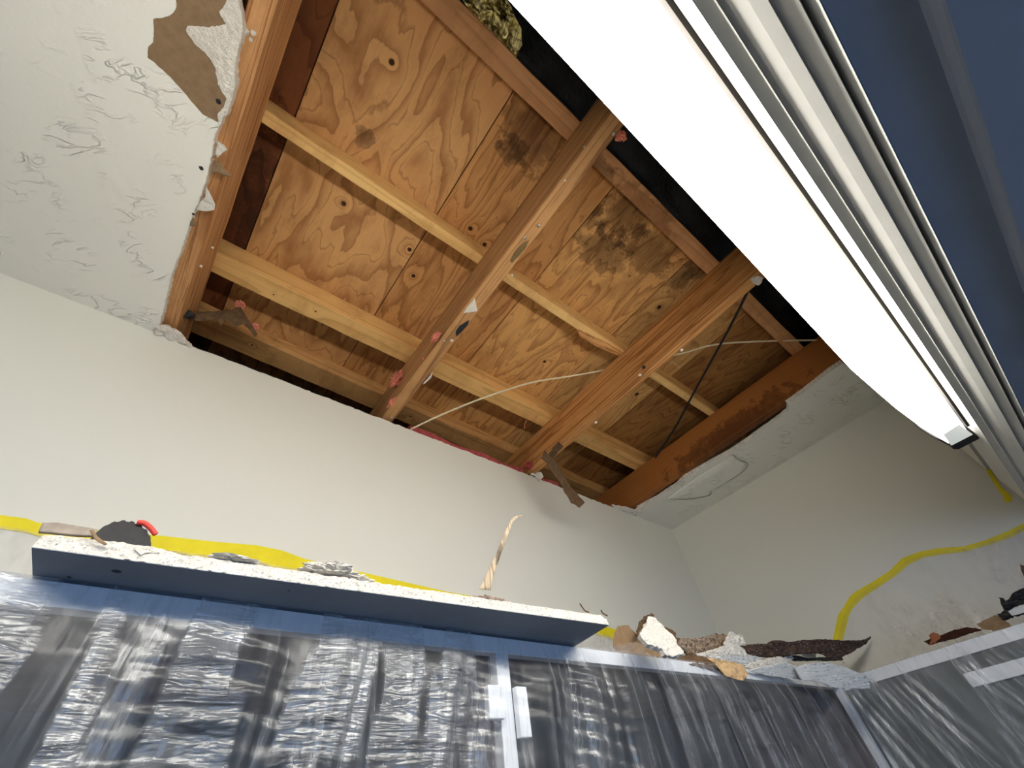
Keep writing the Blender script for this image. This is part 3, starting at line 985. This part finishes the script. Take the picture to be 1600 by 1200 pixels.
prof = [(Y(.302, 0.528), 0.588), (Y(.304, 0.524), 0.524), (Y(.3255, 0.4904), 0.4904), (Y(.3265, 0.4908), 0.4908), (Y(.352, 0.4856), 0.4856), (Y(.3550, 0.4828), 0.4828),
        (Y(.3565, 0.4864), 0.4864), (Y(.366, 0.4848), 0.4848), (Y(.3685, 0.4816), 0.4816), (Y(.395, 0.4704), 0.4704), (Y(.4205, 0.4616), 0.4616), (Y(.4225, 0.4664), 0.4664),
        (Y(.427, 0.4648), 0.4648), (Y(.4600, 0.4524), 0.4524), (Y(.4615, 0.4608), 0.4608), (-.2144, .588)]
extrude_x('rail_profile', prof, XA, XB, m_metal, rail)
prof2 = [(-.2148, .588), (Y(.4695, 0.4592), 0.4592), (Y(.471, 0.456), 0.456), (Y(.486, 0.4448), 0.4448), (-.2188, .588)]
extrude_x('rail_lip', prof2, XA, XB, m_metal, rail)
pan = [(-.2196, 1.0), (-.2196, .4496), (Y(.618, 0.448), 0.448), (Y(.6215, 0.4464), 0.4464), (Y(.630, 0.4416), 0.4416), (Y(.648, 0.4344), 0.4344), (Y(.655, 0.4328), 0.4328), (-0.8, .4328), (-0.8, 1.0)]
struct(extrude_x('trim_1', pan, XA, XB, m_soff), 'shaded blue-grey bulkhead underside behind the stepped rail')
struct(extrude_x('trim_2', [(-.16, .6235), (-.16, 1.0), (-.2188, 1.0), (-.2188, .6235)], XA, XB, m_wall))
struct(box('roof_light_block', (-2.6, -2.7, RZ + 0.0165), (2.1, WY + 0.29, RZ + 0.03), m_void))  # unseen sheet over the roof boards, added to stop daylight leaking through seams

# ------------------------------------------------------------------ cabinets under the film
TZ, FY, LX = 0.22, 0.57, 1.80            # cabinet top, front face, face of the right-hand run
RB = 0.198                               # underside of the top rail


def cabinet(x0, x1, lab, stile_l=0.02, stile_r=0.02):
    c = empty('wall_cabinet', ((x0 + x1) / 2, (FY + WY) / 2, -0.5))
    tag(c, lab, 'cabinet', 'white wall cabinets behind the plastic film')
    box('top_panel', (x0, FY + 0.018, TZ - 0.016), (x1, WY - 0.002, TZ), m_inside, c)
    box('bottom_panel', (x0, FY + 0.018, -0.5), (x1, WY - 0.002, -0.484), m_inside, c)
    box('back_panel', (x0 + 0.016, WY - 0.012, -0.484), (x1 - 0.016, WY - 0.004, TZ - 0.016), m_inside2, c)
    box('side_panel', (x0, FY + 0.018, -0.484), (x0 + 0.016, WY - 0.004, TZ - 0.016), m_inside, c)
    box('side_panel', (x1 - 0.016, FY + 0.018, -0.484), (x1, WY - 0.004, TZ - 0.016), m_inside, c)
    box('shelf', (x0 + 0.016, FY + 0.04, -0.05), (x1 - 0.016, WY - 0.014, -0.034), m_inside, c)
    box('rail', (x0, FY, RB), (x1, FY + 0.018, TZ), m_frame, c, 0.001)
    box('rail', (x0, FY, -0.5), (x1, FY + 0.018, -0.47), m_frame, c, 0.001)
    box('stile', (x0, FY, -0.47), (x0 + stile_l, FY + 0.018, RB), m_frame, c, 0.001)
    box('stile', (x1 - stile_r, FY, -0.47), (x1, FY + 0.018, RB), m_frame, c, 0.001)
    return c


SX = 0.454
ca = cabinet(-0.62, SX, 'left white wall cabinet beneath the plasterboard offcut', 0.02, 0.014)
cb_ = cabinet(SX, LX, 'right white wall cabinet beneath the heap of debris', 0.010, 0.03)
# small white blocks either side of the meeting stiles
box('hinge_block', (0.413, FY - 0.011, 0.116), (0.4395, FY, 0.154), m_frame, ca, 0.001)
box('hinge_block', (0.4645, FY - 0.011, 0.096), (0.484, FY, 0.154), m_frame, cb_, 0.001)
rc = empty('wall_cabinet', ((LX + WX) / 2, 0.0, -0.5))
tag(rc, 'cabinet run on the right wall under the sloping line of yellow tape', 'cabinet', 'white wall cabinets behind the plastic film')
box('top_panel', (LX + 0.018, -0.9, TZ - 0.016), (WX - 0.002, FY - 0.002, TZ), m_inside, rc)
box('rail', (LX, -0.9, RB - 0.006), (LX + 0.018, FY - 0.002, TZ), m_frame, rc, 0.001)
box('face_panel', (LX + 0.004, -0.9, -0.5), (LX + 0.016, FY - 0.002, RB - 0.006), m_inside2, rc)
box('rail', (LX - 0.004, -0.9, 0.128), (LX + 0.004, 0.27, 0.158), m_frame, rc, 0.001)

# ------------------------------------------------------------------ plastic film
pf = plastic('film_front', seed=2, haze=0.15, tint=(0.74, 0.77, 0.82), panels=True, hsc=(4, 5, 26), gloss=0.28, rgh=0.3)
pw = plastic('film_wall', seed=5, haze=0.16, tint=(0.8, 0.74, 0.7), gloss=0.05, bst=0.15, sc=(5, 5, 3))
pr = plastic('film_right', seed=8, haze=0.2, sc=(4, 30, 3), hsc=(5, 5, 30))


def drape_front():
    v, f = [], []
    NX, x0, x1 = 760, -0.62, 1.80
    prof = []
    for i in range(8):
        prof.append(('top', i / 8))
    for i in range(110):
        prof.append(('down', i / 109))
    for i in range(NX + 1):
        x = x0 + (x1 - x0) * i / NX
        for kind, s in prof:
            if kind == 'top':
                y = WY - 0.02 - (WY - 0.02 - FY + 0.004) * s
                z = TZ + 0.0015 + 0.001 * noise.noise(Vector((x * 30, s * 5, 0)))
                v.append((x, y, z))
            else:
                z = TZ + 0.0015 - 0.45 * s ** 1.25
                d = TZ - z
                grow = min(1.0, d / 0.06)
                # long pleats fanning from the top edge, plus flat cross creases
                xs = x + 0.25 * d * math.sin(x * 4.0)
                pl = noise.noise(Vector((xs * 16, z * 1.1, 2))) * 0.020 + abs(noise.noise(Vector((xs * 42, z * 1.7, 7)))) * 0.008
                zz = z + 0.12 * x
                cr_ = 0.0075 * abs(noise.noise(Vector((x * 5, zz * 46, 3)))) + 0.0035 * abs(noise.noise(Vector((x * 14, zz * 110, 9))))
                mask_ = max(0.0, min(1.0, 0.5 + 2.2 * noise.noise(Vector((x * 5.5, 0, z * 2)))))
                mask_ *= 1.0 if x < 0.5 else max(0.15, 1 - (x - 0.5) * 3)
                y = FY - 0.0035 - grow * (0.010 + pl * 0.9 + cr_ * mask_ * 1.6)
                v.append((x, min(y, FY - 0.0025), z))
    k = len(prof)
    for i in range(NX):
        for j in range(k - 1):
            a = i * k + j
            f.append((a, a + 1, a + k + 1, a + k))
    o = link('plastic_film', v, f, pf, smooth=True)
    return o


tag(drape_front(), 'clear crinkled plastic film draped over the fronts of the wall cabinets', 'plastic film', 'plastic dust film')


def drape_right():
    v, f = [], []
    NY, y0, y1 = 420, -0.9, FY - 0.012
    prof = [('top', i / 5) for i in range(5)] + [('down', i / 69) for i in range(70)]
    for i in range(NY + 1):
        y = y0 + (y1 - y0) * i / NY
        for kind, s in prof:
            if kind == 'top':
                v.append((WX - 0.006 - (WX - LX - 0.004) * s, y, TZ + 0.0015))
            else:
                z = TZ + 0.0015 - 0.5 * s ** 1.2
                d = TZ - z
                grow = min(1.0, d / 0.05)
                ys = y + 0.5 * d * (1 - y)
                pl = 0.5 * abs(noise.noise(Vector((ys * 34, z * 1.2, 4)))) * 0.03 + noise.noise(Vector((ys * 12, z * 1.5, 8))) * 0.012
                v.append((min(LX - 0.0055, LX - 0.007 - grow * (0.006 + pl)), y, z))
    k = len(prof)
    for i in range(NY):
        for j in range(k - 1):
            a = i * k + j
            f.append((a, a + 1, a + k + 1, a + k))
    return link('plastic_film', v, f, pr, smooth=True)


tag(drape_right(), 'plastic film with long pleats hanging over the right-hand cabinet run', 'plastic film', 'plastic dust film')

# tape lines (upper and lower edge of each strip, in the photograph's frame, laid on the walls)
ft = [(-60, 797, 817), (0, 805, 826), (40, 810, 832), (60, 817, 838), (160, 829, 850), (250, 837, 862), (330, 846, 872), (400, 852, 880), (440, 860, 889), (475, 873, 895), (560, 893, 915), (700, 925, 945), (860, 953, 973), (1000, 995, 1010)]
v, f = [], []
for i, (x, a, b) in enumerate(ft):
    v += [on(x, a, 1, WY - 0.0012), on(x, b, 1, WY - 0.0012)]
for i in range(len(ft) - 1):
    f.append((2 * i, 2 * i + 1, 2 * i + 3, 2 * i + 2))
o = link('masking_tape', v, f, m_tape)
o.modifiers.new('t', 'SOLIDIFY').thickness = 0.0006
tag(o, 'yellow masking tape line along the front wall behind the plasterboard offcut', 'tape', 'yellow masking tape')
lowf = [on(x, b - 4, 1, WY - 0.002) for x, a, b in ft]
rt = [((1301, 1000), (1317, 1000)), ((1310, 960), (1327, 960)), ((1317, 950), (1331, 952)), ((1328, 932), (1346, 936)), ((1336, 925), (1354, 930)), ((1365, 908), (1375, 916)), ((1390, 892), (1400, 899)), ((1410, 872), (1420, 882)), ((1437, 862), (1443, 871)),
      ((1470, 856), (1473, 866)), ((1505, 854), (1508, 862)), ((1540, 844), (1544, 852)), ((1577, 829), (1581, 839)), ((1610, 812), (1614, 822))]
v, f = [], []
for a, b in rt:
    v += [on(a[0], a[1], 0, WX - 0.0012), on(b[0], b[1], 0, WX - 0.0012)]
for i in range(len(rt) - 1):
    f.append((2 * i, 2 * i + 1, 2 * i + 3, 2 * i + 2))
o = link('masking_tape', v, f, m_tape)
o.modifiers.new('t', 'SOLIDIFY').thickness = 0.0006
tag(o, 'curving yellow masking tape on the right wall', 'tape', 'yellow masking tape')
vt = [((1521, 695), (1527, 695)), ((1530, 715), (1537, 715)), ((1545, 742), (1552, 741)), ((1558, 763), (1565, 762)), ((1568, 776), (1580, 774)), ((1571, 786), (1581, 783))]
v, f = [], []
for a, b in vt:
    v += [on(a[0], a[1], 0, WX - 0.0012), on(b[0], b[1], 0, WX - 0.0012)]
for i in range(len(vt) - 1):
    f.append((2 * i, 2 * i + 1, 2 * i + 3, 2 * i + 2))
o = link('masking_tape', v, f, m_tape)
o.modifiers.new('t', 'SOLIDIFY').thickness = 0.0006
tag(o, 'faint yellow tape running down the right wall beside the rail', 'tape', 'yellow masking tape')

# film on the walls, from the tape down to the cabinet tops


def wallfilm(pts_top, ax, val, zb, name, lab, seed, inward):
    v, f = [], []
    P = []
    for i in range(len(pts_top) - 1):
        for q in range(12):
            P.append(pts_top[i].lerp(pts_top[i + 1], q / 12))
    P.append(pts_top[-1])
    NZ = 14
    for p in P:
        for j in range(NZ + 1):
            s = j / NZ
            z = p.z * (1 - s) + zb * s
            off = inward * (0.003 + 0.006 * s + 0.008 * s * abs(noise.noise(Vector((p.x * 25, p.y * 25, z * 4 + seed)))))
            q = [p.x, p.y, z]
            q[ax] = val - off
            v.append(q)
    for i in range(len(P) - 1):
        for j in range(NZ):
            a = i * (NZ + 1) + j
            f.append((a, a + 1, a + NZ + 2, a + NZ + 1))
    o = link(name, v, f, pw, smooth=True)
    tag(o, lab, 'plastic film', 'plastic dust film')


wallfilm(lowf, 1, WY, TZ + 0.003, 'plastic_film', 'milky plastic film on the front wall below the tape, at the far left', 1, 1)
rtop = [Vector((WX, WY - 0.012, 0.26))] if False else []
rtop += [on((a[0] + b[0]) / 2, (a[1] + b[1]) / 2, 0, WX) for a, b in rt]
wallfilm(rtop, 0, WX, TZ + 0.003, 'plastic_film', 'thin plastic film on the right wall below the curving tape', 4, 1)

# ------------------------------------------------------------------ plasterboard offcut on the cabinets
bz = TZ + 0.0035
A = Vector((-0.108, 0.516, bz))
B = Vector((0.612, 0.476, bz))
fr = jag([A, B], 0.004, 0.0012, 21, closed=False)
Bk = [Vector((0.660, 0.82, bz)), Vector((-0.09, 0.86, bz))]
ring = fr + jag([B, Bk[0]], 0.02, 0.0005, 5, closed=False)[1:] + Bk[1:]
off = empty('plasterboard_offcut', (0.27, 0.66, bz))
tag(off, 'long plasterboard offcut lying flat on the cabinets with its broken white edge forward', 'plasterboard')
prism('face_paper', ring, (0, 0, 0.0006), mat_plain('shaded_face_paper', lin(140, 148, 158), 0.8, 0.2, nscale=50, namp=0.04), off)  # off-white paper; the underside's shade is put into this darker grey
# crumbly core: front strip with rough face
v, f = [], []
NXX, NZZ = 420, 7
for i in range(NXX + 1):
    s = i / NXX
    base = A.lerp(B, s)
    hgt = 0.0155 + 0.0012 * noise.noise(Vector((s * 30, 0, 0))) + 0.0008 * noise.noise(Vector((s * 90, 3, 0)))
    if s < 0.16:
        hgt += 0.004 * max(0, math.sin((s - 0.0) / 0.16 * math.pi)) - 0.0015
    if s > 0.985:
        hgt *= 1 - 0.25 * (s - 0.985) / 0.015
    for j in range(NZZ + 1):
        z = bz + 0.0006 + hgt * j / NZZ
        rough_ = 0.0022 * noise.noise(Vector((base.x * 160, z * 160, 0))) + 0.0014 * noise.noise(Vector((base.x * 420, z * 420, 0)))
        back = 0.0025 * (j / NZZ) + (0.003 if j == NZZ else 0)
        v.append((base.x, base.y + rough_ + back, z))
    v.append((base.x + (0.03 * 1), 0.84, bz + 0.0006 + hgt))
k = NZZ + 2
for i in range(NXX):
    for j in range(k - 1):
        a = i * k + j
        f.append((a, a + 1, a + k + 1, a + k))
f.append(tuple(range(k)) + ())
f.append(tuple(NXX * k + j for j in range(k)))
core = link('broken_core', v, f, m_gyp, off)
core.modifiers.new('t', 'SOLIDIFY').thickness = 0.0004
# split and nicks in the paper on the left
sheet('paper_shred', [onp(x, y, (0, 0.512, bz), (0, 1, 0)) for x, y in ((208, 856), (222, 859), (240, 862), (225, 865), (221, 869), (214, 862))], 0.0008, m_gyp, off, cuts=2, amp=0.001)
for (x, y) in ((397, 891), (402, 893), (560, 914), (632, 929)):
    sheet('paper_shred', [onp(x + a, y + b, (0, 0.492, bz), (0, 1, 0)) for a, b in ((-3, -3), (3, -2), (2, 2), (-1, 1))], 0.0008, m_gyp, off, cuts=2, amp=0.001)
sheet('brown_split', [onp(x, y, (0, 0.509, bz), (0, 1, 0)) for x, y in ((140, 829), (146, 828), (152, 838), (168, 850), (164, 852), (148, 843))], 0.001, m_kraft, off, cuts=2, amp=0.0006)
for (x, y, r) in ((182, 893, 0.0032), (108, 902, 0.0014), (451, 923, 0.0010)):
    p = on(x, y, 2, bz - 0.0003)
    prism('screw_hole', [p + Vector((math.cos(q * .7854) * r * 1.3, math.sin(q * .7854) * r, 0)) for q in range(8)], (0, 0, 0.0005), m_void, off)

# things lying on the offcut
bt = bz + 0.016


def at(px, py, y):
    return on(px, py, 1, y)


p = at(521, 885, 0.52)
o = rock('plaster_lump', (p.x, 0.52, bt + 0.008), (0.034, 0.02, 0.0095), m_gyp, seed=3, amp=0.5, freq=2.6, sub=5, flat=True)
tag(o, 'largest crumbled plaster lump on top of the offcut', 'plaster', 'plaster crumbs on the offcut')
p = at(565, 893, 0.515)
o = rock('plaster_lump', (p.x, 0.515, bt + 0.003), (0.014, 0.01, 0.006), m_gyp, seed=5, amp=0.6, freq=3, sub=4, flat=True)
tag(o, 'small plaster crumb just right of the largest lump', 'plaster', 'plaster crumbs on the offcut')
p = at(376, 857, 0.52)
o = rock('plaster_lump', (p.x, 0.515, bt + 0.0025), (0.022, 0.01, 0.004), m_gyp, seed=7, amp=0.6, freq=3, sub=4, flat=True)
tag(o, 'low plaster crumb on the offcut in front of the yellow tape', 'plaster', 'plaster crumbs on the offcut')
p = at(765, 925, 0.505)
o = rock('plaster_lump', (p.x, 0.505, bt + 0.003), (0.028, 0.01, 0.0036), mat_plain('dusty_core', lin(216, 196, 182), 0.95, 0.1, nscale=120, namp=0.25, bstr=1), seed=9, amp=0.6, freq=4, sub=5, flat=True)
tag(o, 'flat pinkish plaster flake at the foot of the upright splinter', 'plaster', 'plaster crumbs on the offcut')
# upright curled splinter
spl = [at(x, y, 0.515) for x, y in ((749, 921), (766, 922), (772, 895), (783, 865), (793, 838), (800, 818), (806, 811), (816, 806), (810, 805), (802, 808), (796, 815), (787, 835), (776, 865), (762, 893))]
o = sheet('splinter', spl, 0.0014, mat_wood('splinter_paper', lin(206, 186, 158), lin(96, 80, 62), 2, 4, ringfreq=4, across=60, along=8, stains=[(-0.008, 0, -0.02, 0.022, (2.2, 1, 0.6), (0.05, 0.06, 0.03), 1.0)]), cuts=4, amp=0.0015, freq=40)
tag(o, 'tall curled paper splinter standing upright on the offcut', 'splinter')
for i, (pp, lab) in enumerate(((((906, 943), (910, 949), (914, 954), (920, 957)), 'thin dark shaving curling off the right end of the offcut'), (((939, 953), (941, 957), (945, 960), (949, 962)), 'short dark shaving at the right tip of the offcut'))):
    o = tube('shaving', [at(x, y, 0.49) for x, y in pp], 0.0012, m_kraft_dk, seg=6)
    tag(o, lab, 'shaving')
# ribbed black rubber pad with red trim
gr = empty('rubber_pad', at(200, 834, 0.55))
tag(gr, 'black ribbed rubber pad with red trim on the left of the offcut', 'pad')
PL, PR_, PT, PB = at(155, 822, .535), at(248, 838, .535), at(195, 808, .535), at(200, 834, .535)
v, f = [], []
NA, NB = 60, 12
pcx, prx = (PL.x + PR_.x) / 2, (PR_.x - PL.x) / 2
for i in range(NA + 1):
    a = math.pi * i / NA
    for j in range(NB + 1):
        b = j / NB
        r = 1 + 0.018 * (1 if (i // 3) % 2 else -1)
        v.append((pcx - math.cos(a) * prx, 0.535 + 0.05 * b, bt - 0.004 + (max(0, math.sin(a)) ** 0.6) * (PT.z - bt + 0.004) * r * (1 - 0.38 * (i / NA) ** 2) * (1 - 0.5 * b)))
for i in range(NA):
    for j in range(NB):
        a = i * (NB + 1) + j
        f.append((a, a + 1, a + NB + 2, a + NB + 1))
f.append(tuple(i * (NB + 1) for i in range(NA + 1)))
f.append(tuple(i * (NB + 1) + NB for i in range(NA + 1)))
link('pad_body', v, f, m_black, gr)
tube('red_trim', [at(x, y, 0.533) for x, y in ((214, 816), (226, 818), (236, 826), (243, 835))], 0.0032, m_red, gr, flat=0.8)
# thin grey plank end left of it
o = sheet('scrap_strip', [at(x, y, 0.56) for x, y in ((60, 833), (66, 819), (90, 819), (130, 824), (152, 828), (150, 838), (100, 836))], 0.004, mat_plain('weathered_scrap', lin(158, 146, 134), 0.9, 0.2, nscale=60, namp=0.3), cuts=3, amp=0.002)
tag(o, 'weathered grey scrap strip behind the left end of the offcut', 'scrap')

# ------------------------------------------------------------------ debris heap on the right
s4 = lambda L: [(900 + x / 5.3333, 880 + y / 5.3333) for x, y in L]
s5 = lambda L: [(1120 + x / 5.3333, 880 + y / 5.3333) for x, y in L]


def scrap(name, pix, p0, n, thick, mat, lab, cat, seed=0, amp=0.003, freq=35, cuts=5, jseg=0.006, jamp=0.0008, grp='demolition scraps heaped on the cabinet', smooth=True, bend=None, rest=False):
    pts = [onp(x, y, p0, n) for x, y in pix]
    if rest:
        k_ = (TZ + 0.004) / min(p.z for p in pts)
        pts = [p * k_ for p in pts]
    o = sheet(name, jag(pts, jseg, jamp, seed + 1), thick, mat, cuts=cuts, amp=amp, freq=freq, seed=seed, smooth=smooth, bend=bend)
    tag(o, lab, cat, grp)
    return o


scrap('paper_scrap', s4([(310, 700), (320, 580), (345, 525), (440, 512), (460, 545), (520, 610), (600, 690), (720, 745), (735, 790), (640, 790), (500, 760), (350, 740)]), (0, .62, .24), (0, 1, .1), .0012, m_kraft, 'brown paper scrap just right of the offcut', 'paper', 1)
scrap('core_shard', s4([(505, 600), (525, 500), (560, 450), (620, 420), (652, 428), (640, 452), (600, 475), (560, 560), (530, 620)]), (0, .605, .25), (0, 1, .2), .004, m_kraft_dk, 'dark ragged shred behind the upright white chunk', 'scrap', 2, amp=.006, freq=90)
scrap('cardboard_scrap', s4([(680, 490), (715, 520), (780, 550), (830, 580), (830, 620), (872, 630), (845, 665), (800, 700), (740, 600)]), (0, .625, .25), (0, 1, 0), .002, m_kraft_dk, 'brown cardboard corner behind the upright white chunk', 'scrap', 3)
# upright white chunk with real thickness
pts = [onp(x, y, (0, .585, .24), (0.1, 1, -.25)) * 1.02 for x, y in s4([(522, 610), (560, 540), (600, 465), (650, 462), (690, 510), (740, 560), (820, 650), (830, 700), (890, 745), (870, 775), (820, 785), (730, 770), (700, 720), (590, 690), (545, 640)])]
o = sheet('plasterboard_chunk', jag(pts, .005, .0012, 4), .010, m_gyp, cuts=5, amp=.003, freq=70, seed=4, smooth=False)
tag(o, 'upright white plasterboard chunk leaning at a point above the heap', 'plasterboard', 'demolition scraps heaped on the cabinet')
scrap('film_scrap', s4([(190, 725), (320, 690), (430, 665), (512, 655), (560, 700), (600, 740), (640, 780), (560, 790), (400, 765)]), (0, .59, .23), (0, 1, .3), .0006, pw, 'crumpled clear film at the foot of the brown paper scrap', 'plastic film', 5, amp=.008, freq=70, grp=None)
scrap('insulation_slab', s4([(850, 650), (900, 640), (1000, 640), (1150, 600), (1250, 600), (1260, 700), (1100, 750), (930, 755), (870, 700)]), (0, .66, .24), (0, 1, .1), .01, mat_plain('matted_fibre', lin(166, 146, 126), .95, .05, nscale=120, namp=.35, bstr=1, bdist=.004), 'matted grey-brown fibre slab behind the heap', 'insulation', 6, amp=.006, freq=80)
scrap('plaster_fold', s4([(1235, 695), (1255, 620), (1270, 570), (1310, 575), (1340, 600), (1390, 600), (1412, 665), (1330, 700)]), (0, .62, .24), (0, 1, .2), .003, m_gyp, 'crumpled white flake standing at the top of the fibre slab', 'plaster', 7, amp=.007, freq=80, smooth=False)
scrap('plaster_strip', s4([(980, 760), (1080, 745), (1200, 700), (1340, 685), (1400, 720), (1415, 772), (1300, 762), (1100, 785)]), (0, .60, .23), (0, 1, .4), .006, m_gyp, 'white plaster strip lying above the tan flap', 'plaster', 8, amp=.004, freq=60, smooth=False)
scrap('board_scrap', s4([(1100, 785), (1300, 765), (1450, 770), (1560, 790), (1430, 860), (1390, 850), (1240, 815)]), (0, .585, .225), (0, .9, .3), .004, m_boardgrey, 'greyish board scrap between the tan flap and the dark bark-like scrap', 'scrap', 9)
scrap('paper_scrap', s4([(800, 812), (840, 790), (940, 755), (1090, 780), (1170, 850), (1230, 905), (1050, 870), (890, 835)]), (0, .575, .22), (0, 1, -.8), .0012, m_kraft_dk, 'curled brown paper over the cabinet edge left of the tan flap', 'paper', 10, amp=.005)
scrap('paper_scrap', s4([(1090, 788), (1180, 800), (1250, 812), (1330, 830), (1392, 850), (1410, 890), (1440, 925), (1420, 950), (1392, 978), (1320, 962), (1250, 940), (1200, 890), (1150, 830)]), (0, .556, .21), (0, 1, .1), .0012, m_tan, 'light tan paper flap drooping over the cabinet edge', 'paper', 11, amp=.004, freq=50)
scrap('bark_scrap', s5([(190, 700), (300, 682), (400, 680), (450, 655), (520, 645), (600, 665), (700, 650), (900, 640), (1060, 650), (1200, 650), (1250, 635), (1285, 615), (1240, 670), (1170, 710), (1100, 750), (1040, 775), (1050, 805), (950, 800), (850, 745), (700, 750), (560, 775), (400, 780), (260, 755)]), (1.3, .60, .24), (.22, 1, .1), .006, m_bark, 'long dark jagged scrap tapering to a point towards the right', 'scrap', 12, amp=.006, freq=60, smooth=False)
scrap('plaster_flake', s5([(690, 752), (820, 728), (822, 792), (735, 785)]), (0, .565, .235), (0, 1, 0), .003, m_gyp, 'small bright white flake under the long dark scrap', 'plaster', 13, amp=.001)
scrap('plaster_strip', s5([(240, 862), (280, 832), (450, 792), (600, 765), (640, 790), (600, 815), (500, 842), (300, 888)]), (0, .575, .23), (0, 1, .3), .006, m_gyp, 'white broken strip below the long dark scrap', 'plaster', 14, amp=.003, freq=80, smooth=False)
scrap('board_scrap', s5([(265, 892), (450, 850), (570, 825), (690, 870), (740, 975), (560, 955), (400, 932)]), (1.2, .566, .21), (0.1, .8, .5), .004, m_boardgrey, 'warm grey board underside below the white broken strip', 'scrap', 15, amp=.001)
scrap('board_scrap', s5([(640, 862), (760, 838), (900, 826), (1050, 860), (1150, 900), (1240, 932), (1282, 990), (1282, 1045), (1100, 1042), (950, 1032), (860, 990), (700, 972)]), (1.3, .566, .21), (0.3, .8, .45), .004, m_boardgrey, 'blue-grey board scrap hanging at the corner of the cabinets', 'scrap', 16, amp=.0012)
scrap('bark_scrap', s5([(560, 790), (640, 768), (700, 775), (740, 790), (860, 785), (1000, 790), (1050, 808), (960, 812), (800, 812), (640, 812)]), (0, .57, .23), (0, 1, 0), .004, m_void, 'black sliver tucked under the long dark scrap', 'scrap', 17, amp=.002)
o = tube('shaving', [onp(x, y, (0, .58, .23), (0, 1, 0)) for x, y in s5([(1045, 778), (1110, 772), (1160, 782), (1185, 800), (1180, 818), (1120, 822), (1050, 828)])], .0008, m_kraft_dk, seg=6)
tag(o, 'thin curled loop shaving beneath the pointed tip of the dark scrap', 'shaving')
o = rock('plaster_lump', onp(1238, 1043, (0, .56, .22), (0, 1, 0)), (.008, .006, .007), mat_plain('damp_core', lin(170, 150, 128), .95, .1, nscale=150, namp=.4), seed=2, amp=.7, sub=4)
tag(o, 'little brownish crumb dangling at the film crease by the blue-grey scrap', 'plaster', 'demolition scraps heaped on the cabinet')
# right run
s6 = lambda L: [(1440 + x / 10, 880 + y / 10) for x, y in L]
G2 = 'dark scraps on the right-hand cabinet run'
scrap('bark_scrap', [(1443, 1002), (1470, 993), (1490, 985), (1510, 980), (1524, 981), (1535, 984), (1515, 990), (1495, 997), (1470, 1003), (1452, 1008)], (1.86, 0, .24), (1, 0, .1), .004, mat_plain('dark_stick', lin(62, 34, 22), .8, .2, nscale=60, namp=.4), 'dark brown stick lying along the right-hand cabinet edge', 'scrap', 20, grp=G2, amp=.002)
scrap('paper_scrap', [(1451, 993), (1458, 988), (1466, 990), (1470, 996), (1462, 1004), (1452, 1008), (1455, 999)], (1.855, 0, .24), (1, 0, .1), .002, mat_plain('rust_paper', lin(150, 94, 66), .9, .1), 'rust-brown nub at the tip of the dark stick', 'paper', 21, grp=G2, amp=.002)
scrap('paper_scrap', s6([(860, 950), (1000, 880), (1160, 810), (1230, 840), (1380, 950), (1410, 1040), (1100, 1050), (950, 1035)]), (1.85, 0, .24), (1, 0, .1), .0014, m_kraft, 'tan paper scrap beside the black crumpled scrap at the right edge', 'paper', 22, grp=G2, amp=.003)
scrap('bark_scrap', s6([(1170, 790), (1240, 790), (1290, 740), (1250, 620), (1240, 580), (1210, 540), (1280, 550), (1320, 600), (1380, 560), (1400, 500), (1500, 440), (1620, 380), (1640, 800), (1430, 830), (1280, 885), (1240, 860)]), (1.84, 0, .25), (1, 0, .1), .008, m_black, 'black crumpled scrap at the right edge of the view', 'scrap', 23, grp=G2, amp=.006, freq=60)
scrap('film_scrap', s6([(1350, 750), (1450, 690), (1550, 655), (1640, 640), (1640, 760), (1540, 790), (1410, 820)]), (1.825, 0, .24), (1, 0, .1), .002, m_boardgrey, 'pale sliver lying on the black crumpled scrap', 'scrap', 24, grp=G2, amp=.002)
scrap('bark_scrap', s6([(1530, 15), (1560, 30), (1600, 40), (1640, 60), (1640, 290), (1600, 220), (1560, 130)]), (1.84, 0, .27), (1, 0, .1), .003, m_kraft_dk, 'dark spike standing highest at the right edge of the view', 'scrap', 25, grp=G2, amp=.002)
